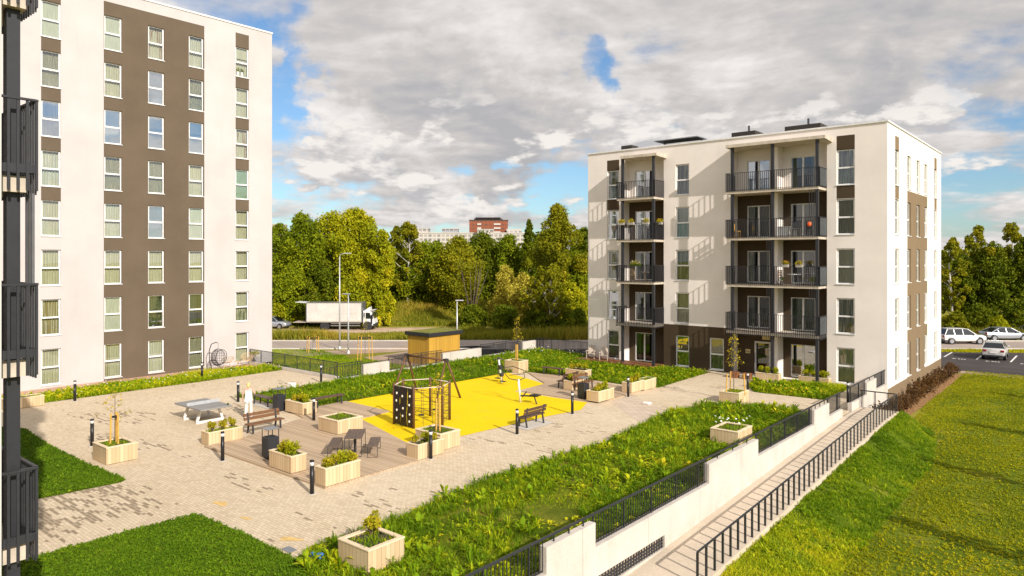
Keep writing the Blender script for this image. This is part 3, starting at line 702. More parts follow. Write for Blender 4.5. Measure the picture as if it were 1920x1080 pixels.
def facade(mb, f, s0, s1, z0, z1, holes, zones, depth=.2, mi=0):
    """wall with real openings: f(s, outward offset, z); holes (s0,s1,z0,z1[,depth]); zones (s0,s1,z0,z1,material)"""
    ss = sorted({round(v, 4) for v in [s0, s1] + [h for q in holes for h in q[:2]] + [h for q in zones for h in q[:2]] if s0 <= v <= s1})
    zs = sorted({round(v, 4) for v in [z0, z1] + [h for q in holes for h in q[2:4]] + [h for q in zones for h in q[2:4]] if z0 <= v <= z1})
    def mat_at(s, z):
        r = mi
        for a, b, c, d, m_ in zones:
            if a < s < b and c < z < d: r = m_
        return r
    for i in range(len(ss) - 1):
        for j in range(len(zs) - 1):
            s, z = (ss[i] + ss[i + 1]) / 2, (zs[j] + zs[j + 1]) / 2
            if any(q[0] < s < q[1] and q[2] < z < q[3] for q in holes): continue
            a, b, c, d = ss[i], ss[i + 1], zs[j], zs[j + 1]
            mb.add([f(a, 0, c), f(b, 0, c), f(b, 0, d), f(a, 0, d)], [(0, 1, 2, 3)], mat_at(s, z))
    for q in holes:
        a, b, c, d = q[:4]; dp = q[4] if len(q) > 4 else depth
        for (p1, p2) in (((a, c), (a, d)), ((a, d), (b, d)), ((b, d), (b, c)), ((b, c), (a, c))):
            cs, cz = (p1[0] + p2[0]) / 2, (p1[1] + p2[1]) / 2
            ox = -.03 if cs == a else (.03 if cs == b else 0); oz = -.03 if cz == c else (.03 if cz == d else 0)
            mb.add([f(p1[0], 0, p1[1]), f(p2[0], 0, p2[1]), f(p2[0], -dp, p2[1]), f(p1[0], -dp, p1[1])], [(0, 1, 2, 3)], mat_at(cs + ox, cz + oz))
def mirror_pane(fo, mat='window_glass_sky'):                 # panes that throw the sky back
    for ch in fo.children:
        if ch.name.startswith('glass'): ch.material_slots[0].link = 'OBJECT'; ch.material_slots[0].material = MAT[mat]
KINDS = [('full', 'curtain_cream'), ('full', 'curtain_white'), ('blind', 'blind_pale'), ('full', 'curtain_cream'), ('half', 'curtain_white'), ('none', ''), ('low', 'curtain_cream'), ('topblind', 'blind_pale')]

# ------------------------------------------------------------------ tall block on the left
LX = -48.5; LP = 2.96
lb = thing('apartment_building', 'tall white apartment block with a broad brown stripe down its face', 'building', (LX, 15, 0))
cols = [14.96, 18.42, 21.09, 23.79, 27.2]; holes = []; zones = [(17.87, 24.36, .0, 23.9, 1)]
for c in (14.96, 27.2): zones.append((c - .52, c + .52, 3 * LP + .2, 24.04, 1))
cols = [9.0] + cols
for c in cols:
    for n_ in range(8): holes.append((c - .52, c + .52, n_ * LP + .18, n_ * LP + 2.32))
wm = MB(lb.location)
facade(wm, lambda s, o, z: (LX + o, s, z), 2.0, 29.6, -.05, 24.6, holes, zones)
wm.add([(LX, 29.6, -1.4), (LX - 13, 29.6, -1.4), (LX - 13, 29.6, 24.6), (LX, 29.6, 24.6)], [(0, 1, 2, 3)])
wm.add([(LX, 2, -.05), (LX - 13, 2, -.05), (LX - 13, 2, 24.6), (LX, 2, 24.6)], [(0, 1, 2, 3)])
wm.add([(LX - 13, 29.6, -1.4), (LX - 13, 2, -1.4), (LX - 13, 2, 24.6), (LX - 13, 29.6, 24.6)], [(0, 1, 2, 3)])
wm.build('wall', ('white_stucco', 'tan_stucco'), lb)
rf = MB(lb.location).box(LX - 13.06, 1.94, 24.6, LX + .05, 29.65, 24.72).build('roof', 'white_metal', lb)
im = MB(lb.location).box(LX - 3.2, 2.2, -.04, LX - 3.0, 29.4, 24.4)
for n_ in range(9): im.box(LX - 3.0, 2.2, n_ * LP - .12, LX - .21, 29.4, n_ * LP + .02)
for y in (11.5, 16.6, 19.9, 22.4, 25.5): im.box(LX - 3.0, y, 0, LX - .21, y + .12, 24.3)
im.build('interior', 'interior_dark', lb)
F_, W_, P_ = ('full', 'curtain_cream'), ('full', 'curtain_white'), ('blind', 'blind_pale')
N_ = ('none', '')
grid = {  # rows from the top floor down
    9.0: [F_] * 8,
    14.96: [P_, F_, ('full', 'blind_blue'), W_, ('halfleft', 'curtain_white'), F_, ('full', 'curtain_ochre'), ('half', 'curtain_cream')],
    18.42: [P_, F_, ('none', 'sky'), W_, W_, F_, ('blind', 'blind_pale'), ('halfleft', 'curtain_ochre')],
    21.09: [('tied', 'curtain_floral'), ('none', 'sky'), ('topblind', 'blind_pale'), ('full', 'curtain_white'), ('none', 'sky'), N_, ('low', 'curtain_ochre'), W_],
    23.79: [W_, W_, ('topblind', 'blind_pale'), F_, P_, F_, ('half', 'curtain_ochre'), F_],
    27.2: [('topblind', 'curtain_cream'), ('halfleft', 'curtain_white'), ('tied', 'curtain_floral'), ('blind', 'blind_mint'), F_, ('open', 'curtain_cream'), ('low', 'curtain_green'), F_]}
for c, ks in grid.items():
    for i, (k_, mt) in enumerate(ks):
        n_ = 7 - i; o = put_window(WIN, lb, (0, c - 15, n_ * LP + .18), R(90))
        curtain(o, 1.04, 2.14, k_, mt, (i + int(c)) % 3)
        if mt == 'sky' or (c, i) in ((23.79, 2), (23.79, 6), (21.09, 2), (21.09, 6), (14.96, 2)): mirror_pane(o)
# window-sill plants of the top right flat
pt = MB(); 
for x in (-.22, .05, .3): pt.lathe([(.09, .07), (.11, .25)], 10, (x, .25))
# ------------------------------------------------------------------ five storey block on the right
BX0, BX1, BY0, BY1, BT = -31.2, -10.14, 46.3, 63.4, 15.75; BP = 3.02
rb = thing('apartment_building', 'five storey cream block with dark steel balconies and a brown ground floor', 'building', (-20, BY0, 0))
o3 = (-20, BY0, 0)
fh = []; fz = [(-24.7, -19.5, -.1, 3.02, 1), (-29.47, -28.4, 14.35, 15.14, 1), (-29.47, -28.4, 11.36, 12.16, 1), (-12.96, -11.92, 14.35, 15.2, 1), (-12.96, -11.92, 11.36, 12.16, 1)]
REC = [(-27.95, -24.69), (-19.5, -13.52)]
for n_ in range(5):
    for c in (-28.93, -23.24, -12.44): fh.append((c - .52, c + .52, n_ * BP + .1, n_ * BP + 2.28))
fh.append((-21.22, -20.18, .1, 2.28))
for a, b in REC: fh.append((a, b, 0.001, 15.0, .7))
wm = MB(o3)
facade(wm, lambda s, o, z: (s, BY0 - o, z), BX0, BX1, 0.0, BT, fh, fz)
# recess back walls with their door openings
for a, b, drs in ((REC[0][0], REC[0][1], (-26.7,)), (REC[1][0], REC[1][1], (-18.09, -15.2))):
    hs = []; zs_ = [(a, b, 0, 4 * BP - .02, 1)]
    for n_ in range(5):
        for d in drs:
            if n_ == 0 and d == -18.09: hs.append((-18.37, -17.26, .02, 2.2)); continue
            hs.append((d - .775, d + .775, n_ * BP + .06, n_ * BP + 2.18))
    facade(wm, lambda s, o, z: (s, BY0 + .7 - o, z), a, b, 0.0, 15.0, hs, zs_)
# white end fin and partition between the pair of balconies
wm.box(-16.78, BY0 - .3, 0, -16.44, BY0 + .698, 14.9)
# side facade
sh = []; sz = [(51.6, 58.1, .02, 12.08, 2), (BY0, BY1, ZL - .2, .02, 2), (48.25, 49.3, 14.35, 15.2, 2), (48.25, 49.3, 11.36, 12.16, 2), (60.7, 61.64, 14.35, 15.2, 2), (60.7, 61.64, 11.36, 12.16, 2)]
SC = (48.77, 52.15, 55.0, 57.6, 61.17)
for n_ in range(5):
    for c in SC: sh.append((c - .52, c + .52, n_ * BP + .1, n_ * BP + 2.28))
sh.append((54.5, 55.5, -1.0, -.4))
facade(wm, lambda s, o, z: (BX1 + o, s, z), BY0, BY1, ZL - .2, BT, sh, sz, .2)
wm.add([(BX0, BY0, ZL), (BX0, BY1, ZL), (BX0, BY1, BT), (BX0, BY0, BT)], [(0, 1, 2, 3)])
wm.add([(BX0, BY1, ZL), (BX1, BY1, ZL), (BX1, BY1, BT), (BX0, BY1, BT)], [(0, 1, 2, 3)])
wm.build('wall', ('cream_stucco', 'brown_stucco_shaded', 'brown_stucco_sunlit'), rb)
rm = MB(o3).box(BX0 - .06, BY0 - .07, BT, BX1 + .07, BY1 + .05, BT + .10); roof = rm.build('roof', 'white_metal', rb)
MB(o3).box(BX0 + .4, BY0 + .4, BT + .10, BX1 - .4, BY1 - .4, BT + .13).build('roof_felt', 'roof_felt', roof)
for a, b, y, h_, dp in ((-26.2, -23.0, 49.2, .50, 2.), (-20.7, -19.0, 48.8, .72, 2.6), (-16.9, -14.6, 48.6, .68, 2.6), (-29.75, -28.8, 48.8, .70, 1)):
    v_ = MB(o3).box(a, y, BT + .13, b, y + dp, BT + .13 + h_).build('roof_vent', 'roof_brown', roof)
    if h_ > .6 and b > -25:
        MB(o3).tube([((a + b) / 2 + .3, y + .3, BT + .1 + h_), ((a + b) / 2 + .3, y + .3, BT + .55 + h_)], .07).build('vent_pipe', 'dark_metal', roof)
mb_ = MB(o3).bar((-26.5, 49.0, BT + .80), (-23.0, 49.0, BT + .80), 1.6, .07); mb_.box(-26.3, 49.3, BT + .13, -26.2, 49.5, BT + .78); mb_.box(-23.3, 49.3, BT + .13, -23.2, 49.5, BT + .78)
mb_.build('smoke_hatch', 'grey_metal', roof)
MB(o3).box(-22.9, 49.4, BT + .13, -20.75, 49.5, BT + .62).build('roof_screen', 'balcony_glass', roof)
im = MB(o3).box(BX0 + .2, BY0 + 3.5, 0, BX1 - 3., BY0 + 3.6, BT - .2)
for n_ in range(5): im.box(BX0 + .2, BY0 + .95, n_ * BP - .1, BX1 - .22, BY0 + 3.5, n_ * BP + .03)
for n_ in range(5): im.box(BX1 - 3., BY0 + 3.7, n_ * BP - .1, BX1 - .22, BY1 - .3, n_ * BP + .03)
for x in (-28.2, -25.1, -22.2, -19.8, -16.6, -13.9): im.box(x, BY0 + .95, 0, x + .1, BY0 + 3.5, BT - .2)
im.box(BX1 - 3.1, BY0 + 3.6, 0, BX1 - 3.0, BY1 - .3, BT - .2)
im.build('interior', 'interior_dark', rb)
G_, B_ = ('full', 'curtain_green'), ('full', 'curtain_dark')
fr = {-28.93: [B_, ('half', 'curtain_dark'), ('half', 'curtain_dark'), N_, G_], -23.24: [G_, N_, G_, ('low', 'blind_mint'), B_], -12.44: [('full', 'curtain_green'), N_, N_, ('full', 'curtain_green'), ('low', 'blind_mint')]}
fr[-23.24] = [G_, N_, G_, ('low', 'blind_mint'), B_]; fr[-12.44] = [N_, ('full', 'curtain_green'), N_, G_, ('low', 'blind_mint')]
for c, ks in fr.items():
    for n_, (k_, mt) in enumerate(ks):
        o = put_window(WIN, rb, (c + 20, 0, n_ * BP + .12), 0); curtain(o, 1.04, 2.14, k_, mt, n_ % 3)
        if (c, n_) in ((-28.93, 1), (-28.93, 3), (-23.24, 0)): mirror_pane(o)
        if c == -12.44 and n_ == 4: curtain(o, 1.04, 2.14, 'full', 'curtain_dark', 1)
o = put_window(WIN, rb, (-20.7 + 20, 0, .12), 0); curtain(o, 1.04, 2.14, 'low', 'curtain_green', 1)
for c in SC:
    for n_ in range(5):
        o = put_window(WIN, rb, (BX1 + 20, c - BY0, n_ * BP + .12), R(90)); k_, mt = KINDS[int(c * 3 + n_ * 5) % 8]; curtain(o, 1.04, 2.14, k_, mt, n_ % 3)
dr = {-26.7: [('open', 'curtain_green'), ('open', 'curtain_green'), N_, ('half', 'blind_blue'), ('halfleft', 'curtain_green')], -18.09: [None, ('full', 'curtain_dark'), ('open', 'curtain_cream'), ('full', 'curtain_dark'), ('halfleft', 'blind_blue')], -15.2: [N_, ('full', 'curtain_green'), ('halfleft', 'blind_blue'), N_, ('open', 'curtain_cream')]}
for c, ks in dr.items():
    for n_, kk in enumerate(ks):
        if kk is None: continue
        o = put_window(BDOOR, rb, (c + 20, .7, n_ * BP + .06), 0); curtain(o, 1.55, 2.12, kk[0], kk[1], n_ % 3)
        if (c, n_) in ((-26.7, 4), (-26.7, 3), (-18.09, 4), (-15.2, 3), (-15.2, 2), (-15.2, 0)): mirror_pane(o)
# entrance door, its lamp and the bell panel
ed = MB(); ed.box(-.555, .05, 0, -.43, .12, 2.18); ed.box(.43, .05, 0, .555, .12, 2.18); ed.box(-.43, .05, 2.05, .43, .12, 2.18); ed.box(-.43, .05, 0, .43, .12, .12)
d_ = ed.build('entrance_door', 'white_metal', rb); d_.location = (-17.815 + 20, .7, .02)
MB().add([(-.43, .08, .12), (.43, .08, .12), (.43, .08, 2.05), (-.43, .08, 2.05)], [(0, 1, 2, 3)]).build('glass', 'window_glass', d_)
MB().tube([(-.49, .0, .75), (-.49, -.03, .8), (-.49, -.03, 1.35), (-.49, 0, 1.4)], .016).build('handle', 'dark_metal', d_)
MB(o3).box(-17.75, BY0 + .5, 2.35, -17.25, BY0 + .69, 2.62).build('entrance_lamp', 'sign_cream', rb)
hn = MB(o3).box(-18.93, BY0 + .66, 1.35, -18.62, BY0 + .695, 1.62); hs_ = hn.build('door_bell_panel', 'sign_cream', rb)
MB(o3).box(-18.76, BY0 + .655, 1.40, -18.67, BY0 + .659, 1.50).box(-18.87, BY0 + .655, 1.42, -18.81, BY0 + .659, 1.56).build('button', 'dark_metal', hs_)
# balconies: slab > railing, screen ; posts and canopies
def railing(mb, pts, z0, z1, step=.125, bar=.028, rail=.06):
    for (x0, y0), (x1, y1) in zip(pts[:-1], pts[1:]):
        L = math.hypot(x1 - x0, y1 - y0); n = max(2, int(L / step))
        mb.bar((x0, y0, z1), (x1, y1, z1), rail, .03); 
        for i in range(n + 1):
            t = i / n; x, y = x0 + (x1 - x0) * t, y0 + (y1 - y0) * t; mb.box(x - bar / 2, y - bar / 2, z0, x + bar / 2, y + bar / 2, z1 - .015)
YB = 44.9
for n_ in range(1, 5):
    z = n_ * BP
    for (a, b, ra, rb_) in ((-27.74, -24.71, REC[0][0], REC[0][1]), (-19.39, -13.59, REC[1][0], REC[1][1])):
        sl = MB(o3).box(a, YB, z - .17, b, BY0 + .0, z).box(ra + .01, BY0, z - .17, rb_ - .01, BY0 + .69, z).build('balcony', 'slab_concrete', rb)
        rl = MB(o3); lowz = z - (.26 if n_ == 1 else .03)
        railing(rl, [(a - .03, BY0 - .02), (a - .03, YB - .03), (b + .03, YB - .03), (b + .03, BY0 - .02)], lowz, z + 1.17)
        rl.bar((a - .03, YB - .03, z + .05), (b + .03, YB - .03, z + .05), .03, .03)
        rl.build('railing', 'charcoal_paint', sl)
        if a < -20: pass
        else:
            MB(o3).box(b + .05, YB + .08, z + .06, b + .065, BY0 - .08, z + 1.12).build('wind_screen', 'balcony_glass', sl)
            if n_ < 5:
                sc_ = MB(o3); x0 = (-16.75 if n_ % 2 == 1 else -14.15)
                for i in range(4): sc_.box(x0 + i * .14, YB + .0, z - (0 if n_ == 1 else 1.85) + (1.17 if n_ == 1 else 0) , x0 + i * .14 + .03, YB + .03, (z + 1.17 if n_ > 1 else z + 2.85) - (0 if n_ == 1 else 1.17 + .17))
                sc_.build('privacy_screen', 'charcoal_paint', sl)
for x in (-27.33, -24.81, -19.04, -16.42, -13.71):
    MB(o3).box(x - .085, YB + .05, 0, x + .085, YB + .22, 14.93).build('balcony_post', 'charcoal_paint', rb)
for a, b in ((-27.4, -24.45), (-19.4, -13.2)):
    MB(o3).add([(a, YB - .1, 14.93), (b, YB - .1, 14.93), (b, BY0, 14.86), (a, BY0, 14.86), (a, YB - .1, 15.12), (b, YB - .1, 15.12), (b, BY0, 15.22), (a, BY0, 15.22)],
               [(0, 3, 2, 1), (4, 5, 6, 7), (0, 1, 5, 4), (1, 2, 6, 5), (2, 3, 7, 6), (3, 0, 4, 7)]).build('canopy', 'slab_concrete', rb)
# ------------------------------------------------------------------ the near block whose balconies edge the view
nb = thing('apartment_building', 'edge of the near white block at the left border with stacked dark balconies', 'building', (-14.5, 2.4, 0))
no = (-14.5, 2.4, 0)
MB(no).box(-40, -4, ZL, -13.5, 2.2, 16).build('wall', 'white_stucco', nb)
MB(no).box(-13.52, 2.2, ZL, -13.22, 3.40, 16).build('partition', 'white_stucco', nb)
for k_ in range(5):
    zt = 3.08 + (k_) * 3.0
    sl = MB(no).box(-17.2, 2.25, zt - .26, -13.62, 3.86, zt).build('balcony', 'slab_concrete', nb)
    rl = MB(no)
    X1, Y1 = -13.48, 3.95
    rl.bar((-17.2, Y1, zt + 1.24), (X1, Y1, zt + 1.24), .06, .035); rl.bar((X1, 2.5, zt + 1.24), (X1, Y1, zt + 1.24), .06, .035)
    for i in range(32): rl.box(-17.2 + i * .118, Y1 - .012, zt - .30, -17.2 + i * .118 + .03, Y1 + .012, zt + 1.23)
    for i in range(11): rl.box(X1 - .012, Y1 - .02 - i * .13, zt - .24, X1 + .012, Y1 + .02 - i * .13, zt + 1.23)
    rl.bar((-17.2, Y1 - .03, zt + .12), (X1, Y1 - .03, zt + .12), .05, .14); rl.bar((X1 - .03, 2.5, zt + .12), (X1 - .03, Y1, zt + .12), .05, .14)
    rl.build('railing', 'charcoal_paint', sl)
    if k_ == 2:
        sc_ = MB(no)
        for i in range(5): sc_.box(-13.84 + i * .075, Y1 - .06, zt - 3.0 + 1.2 if k_ == 2 else zt + 1.24, -13.80 + i * .075, Y1 - .02, zt - .28 if k_ == 2 else zt + 2.7)
        sc_.build('privacy_screen', 'screen_grey', sl)
MB(no).box(-13.95, 3.61, 0, -13.76, 3.80, 16).build('balcony_post', 'charcoal_paint', nb)

# ------------------------------------------------------------------ ramp, walls, fences
WX = -10.1
wl = thing('retaining_wall', 'long pale concrete wall with a stepped top along the ramp', 'wall', (WX, 25, 0)); wo_ = (WX, 25, 0)
mb = MB(wo_)
# base wall, split round the ventilation slot
mb.box(WX - .2, 4, ZL - .6, WX, 37.1, -.78); mb.box(WX - .2, 19.0, -.78, WX, 37.1, -.40); mb.box(WX - .2, 4, -.40, WX, 37.1, .37)
mb.box(WX - .2, 38.7, ZL - .2, WX, 46.25, .40)
for a, b in ((8.6, 9.6), (13.27, 15.33), (22.04, 26.26), (32.78, 34.95)): mb.box(WX - .2, a, .37, WX - .003, b, 1.0)
mb.box(WX - .2, 41.6, .40, WX - .003, 43.6, 1.05)
mb.build('wall', 'wall_concrete', wl)
gr = MB(wo_)
for i in range(90): gr.box(WX - .08, 6.0 + i * .145, -.78, WX - .05, 6.05 + i * .145, -.40)
for z in (-.75, -.66, -.57, -.44): gr.box(WX - .075, 5, z - .018, WX - .055, 19.0, z + .018)
gr.build('ventilation_grille', 'dark_metal', wl)
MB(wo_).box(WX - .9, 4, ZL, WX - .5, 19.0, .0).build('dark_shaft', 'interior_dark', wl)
MB(wo_).box(WX - .015, 42.6, ZL + .25, WX + .004, 43.3, -.55).build('basement_hatch', 'tan_stucco', wl)
fn = thing('fence', 'dark barred railing on top of the pale wall beside the ramp', 'fence', (WX, 25, 0), group=None)
def panel(o, y0, y1, zb, zt, x=WX - .1, nm='bar_panel'):
    mb = MB(o); n = max(1, int((y1 - y0) / .125))
    for i in range(n + 1):
        y = y0 + (y1 - y0) * i / n; r = .010 if i % 12 else .022; mb.box(x - r, y - r * .7, zb, x + r, y + r * .7, zt)
    mb.bar((x, y0, zb + .03), (x, y1, zb + .03), .03, .03); return mb
for a, b in ((4.5, 8.6), (9.6, 13.27), (15.33, 22.04), (26.26, 32.78), (34.95, 37.05)): panel(wo_, a + .03, b - .03, .40, 1.16).build('bar_panel', 'charcoal_paint', fn)
rm = MB(wo_).bar((WX - .1, 4.5, 1.18), (WX - .1, 37.1, 1.18), .06, .04)
for a, b in ((8.6, 9.6), (13.27, 15.33), (22.04, 26.26), (32.78, 34.95)):
    for t in (.2, .5, .8): rm.box(WX - .115, a + (b - a) * t - .015, 1.0, WX - .085, a + (b - a) * t + .015, 1.17)
rm.build('handrail', 'charcoal_paint', fn)
fn2 = thing('fence', 'short dark railing on the pale wall between the opening and the cream block', 'fence', (WX, 42, 0)); f2o = (WX, 42, 0)
for a, b in ((38.75, 41.6), (43.6, 45.9)): panel(f2o, a, b, .42, 1.18).build('bar_panel', 'charcoal_paint', fn2)
rm = MB(f2o).bar((WX - .1, 38.7, 1.21), (WX - .1, 46.0, 1.21), .06, .04)
rm.box(WX - .115, 42.5, 1.05, WX - .085, 42.53, 1.2); rm.build('handrail', 'charcoal_paint', fn2)
RX = -8.35
rp = MB(); nseg = 40
for i in range(nseg):
    y0, y1 = 4 + 33.1 * i / nseg, 4 + 33.1 * (i + 1) / nseg; z0, z1 = float(ramp_z(np.array(y0 + 2.9))), float(ramp_z(np.array(y1 + 2.9)))
    if i: z0 = zl
    zl = z1
    rp.add([(WX, y0, z0), (RX + .08, y0, z0), (RX + .08, y1, z1), (WX, y1, z1), (RX + .08, y0, z0 - .9), (RX + .08, y1, z1 - .9)], [(0, 1, 2, 3), (1, 4, 5, 2)])
rp.add([(WX, 37.1, 0), (RX + .08, 37.1, 0), (RX + .08, 40.15, 0.002), (WX, 40.15, 0.002), (RX + .08, 37.1, -1.2), (RX + .08, 40.15, -1.3), (WX, 40.15, -1.3)], [(0, 1, 2, 3), (1, 4, 5, 2), (2, 5, 6, 3)])
struct(rp.build('ramp', 'ramp_concrete'))
rl = thing('ramp_railing', 'dark railing of pairs of thin posts between the ramp and the grass bank', 'railing', (RX, 25, -.6)); ro = (RX, 25, -.6)
def rz_(y): return float(ramp_z(np.array(min(y + 2.9, 40))))
hr = MB(ro); ys = np.arange(17.5, 39.9, .53)
for a, b in zip(ys[:-1], ys[1:]): hr.bar((RX, a, rz_(a) + .88), (RX, b, rz_(b) + .88), .055, .03)
hr.bar((RX, ys[-1], .88), (RX, 40.05, .88), .055, .03); hr.build('handrail', 'charcoal_paint', rl)
for y in list(ys) + [40.05]:
    p_ = MB(ro); 
    for dx in (-.018, .018): p_.box(RX + dx - .008, y - .03, rz_(y) - .25, RX + dx + .008, y + .03, rz_(y) + .87)
    p_.build('post', 'charcoal_paint', rl)
lr = MB((-9.2, 40.05, 0)).bar((WX + .05, 40.05, .88), (RX - .04, 40.05, .88), .03, .055)
for x in (-9.95, -9.35, -8.75):
    for dx in (-.03, .03): lr.box(x + dx - .012, 40.03, 0, x + dx + .012, 40.07, .87)
tag(lr.build('railing', 'charcoal_paint'), 'thin dark railing across the upper end of the ramp landing', 'railing')
# walls and fences round the far side of the courtyard
fw = thing('parapet_wall', 'row of low white wall pieces along the far edge of the long lawn', 'wall', (-37.7, 38, 0)); fo_ = (-37.7, 38, 0)
MB(fo_).box(-37.85, 27.6, -1.2, -37.55, 48, .09).build('kerb_base', 'wall_concrete', fw)
for a, b in ((29.62, 31.8), (36.88, 41.04), (46.16, 47.95)): MB(fo_).box(-37.84, a, .09, -37.6, b, .74).build('wall_piece', 'wall_concrete', fw)
ff = thing('fence', 'dark barred fence between the white wall pieces behind the long lawn', 'fence', (-37.7, 38, 0))
for a, b in ((27.65, 29.6), (31.82, 36.86), (41.06, 46.14)): panel(fo_, a, b, .10, .98, -37.72).bar((-37.72, a, .99), (-37.72, b, .99), .05, .03).build('bar_panel', 'charcoal_paint', ff)
def xfence(name, lab, x0, x1, y, zb, zt, base=None):
    t = thing(name, lab, 'fence', ((x0 + x1) / 2, y, 0)); o = ((x0 + x1) / 2, y, 0); mb = MB(o); n = int((x1 - x0) / .125)
    for i in range(n + 1):
        x = x0 + (x1 - x0) * i / n; r = .012 if i % 12 else .022; mb.box(x - r, y - r, zb, x + r, y + r, zt)
    mb.build('bar_panel', 'charcoal_paint', t); MB(o).bar((x0, y, zt), (x1, y, zt), .05, .03).build('handrail', 'charcoal_paint', t)
    if base: MB(o).box(x0, y - .12, base, x1, y + .12, zb - .02).build('kerb_base', 'wall_concrete', t)
xfence('fence', 'dark barred fence on a white kerb running out from the tall block', -48.4, -37.85, 27.75, .22, 1.08, -1.3)
xfence('fence', 'dark barred fence in the shade behind the lawn by the cream block', -37.5, -31.25, 47.95, .04, .95)
lw = MB((-39.7, 38, 0)).box(-39.9, 28.2, ZL - .1, -39.7, 52, -.42); lw.box(-39.7, 28.2, ZL - .1, -37.86, 52, -.6)
tag(lw.build('side_ramp', 'pale_concrete'), 'pale concrete side ramp behind the barred fence of the long lawn', 'ramp')
lf = MB((-39.8, 38, 0)); 
lf.bar((-39.8, 28.3, .45), (-39.8, 52, .45), .04, .03)
for i in range(190): lf.box(-39.81, 28.3 + i * .125, -.4, -39.79, 28.32 + i * .125, .44)
tag(lf.build('fence', 'charcoal_paint'), 'outer thin barred fence on the side ramp wall in front of the shed', 'fence')

# ------------------------------------------------------------------ bollards
def make_bollard():
    t = thing('bollard_light', 'x', 'bollard light', group='black bollard lights around the courtyard')
    MB().lathe([(.07, 0), (.07, .93)], 14).build('post', 'black_post', t, True)
    MB().lathe([(.066, .93), (.066, 1.05)], 14).build('lens', 'lens_white', t, True)
    MB().lathe([(.072, 1.05), (.074, 1.10), (.06, 1.115)], 14).build('cap', 'black_post', t, True)
    MB().box(-.12, -.12, 0, .12, .12, .012).build('base_plate', 'pale_concrete', t)
    return t
plain('black_post', (.022, .02, .02), .35, .2); plain('lens_white', (.70, .68, .66), .3)
bol = make_bollard()
for x, y, lab in ((-43.0, 14.4, 'black bollard light in the meadow strip below the second window column of the tall block'),
                  (-32.2, 11.42, 'black bollard light beside the planter that holds a staked sapling, left of it'),
                  (-44.3, 22.1, 'black bollard light in the meadow strip just in front of the hanging egg chair'),
                  (-36.0, 19.95, 'black bollard light at the grass tip just left of the person in white'),
                  (-37.7, 26.4, 'black bollard light at the end of the fence by the corner of the long lawn'),
                  (-29.0, 19.9, 'black bollard light in front of the planter and backless bench on the timber deck'),
                  (-26.05, 13.8, 'black bollard light in front of the planter holding three small bushes'),
                  (-20.14, 13.75, 'black bollard light standing left of the long planter at the front of the picnic deck'),
                  (-20.15, 19.1, 'black bollard light in front of the low planter by the climbing frame'),
                  (-20.05, 24.2, 'black bollard light beside the lone dark bench facing the yellow surface'),
                  (-20.55, 29.1, 'black bollard light on the corner of the yellow surface before the litter bin'),
                  (-20.7, 34.7, 'black bollard light at the left end of the two joined planters'),
                  (-16.2, 40.5, 'black bollard light behind the planter with three bare stakes'),
                  (-10.86, 40.85, 'black bollard light at the gap in the railing by the ramp landing')):
    place(bol, (x, y, 0), 0, lab)

# ------------------------------------------------------------------ planters
def make_planter(x0, x1, y0, y1, h, label, soil='soil'):
    cx, cy = (x0 + x1) / 2, (y0 + y1) / 2; a, b = (x1 - x0) / 2, (y1 - y0) / 2
    t = thing('planter', label, 'planter', (cx, cy, .055 if inside([cx], [cy], DECK1)[0] or inside([cx], [cy], DECK2)[0] else 0), group='pale timber planters in the courtyard')
    w_ = .035; mb = MB()
    mb.box(-a, -b, .02, a, -b + w_, h - .045); mb.box(-a, b - w_, .02, a, b, h - .045); mb.box(-a, -b + w_, .02, -a + w_, b - w_, h - .045); mb.box(a - w_, -b + w_, .02, a, b - w_, h - .045)
    mb.build('box', 'planter_wood', t)
    rw = .12 if min(a, b) > .4 else .075; o = .015; r = MB()
    r.bbox(-a - o, -b - o, h - .043, a + o, -b + rw, h, .006); r.bbox(-a - o, b - rw, h - .043, a + o, b + o, h, .006)
    r.bbox(-a - o, -b + rw + .003, h - .043, -a + rw, b - rw - .003, h, .006); r.bbox(a - rw, -b + rw + .003, h - .043, a + o, b - rw - .003, h, .006)
    r.build('rim', 'planter_trim', t)
    s_ = MB(); n = 8; vs = []
    for i in range(n + 1):
        for j in range(n + 1):
            x, y = -a + w_ + (2 * a - 2 * w_) * i / n, -b + w_ + (2 * b - 2 * w_) * j / n
            vs.append((x, y, h - .09 + .05 * math.sin(x * 9 + cx) * math.cos(y * 8) + .04 * (1 - abs(2 * i / n - 1)) * (1 - abs(2 * j / n - 1))))
    s_.add(vs, [(i * (n + 1) + j, (i + 1) * (n + 1) + j, (i + 1) * (n + 1) + j + 1, i * (n + 1) + j + 1) for i in range(n) for j in range(n)])
    s_.build('soil', soil, t, True)
    # little ground plants in the soil
    p = [(-a + rw, -b + rw), (a - rw, -b + rw), (a - rw, b - rw), (-a + rw, b - rw)]
    V, tt = blades(p, 380, .10, .03, lambda x, y: np.full_like(x, h - .07), .6, 4, cx, 1.2, .5)
    g_ = npmesh('ground_cover', V, 3, 'grass_meadow', tt, t); g_['kind'] = 'stuff'
    return t
PL = {}
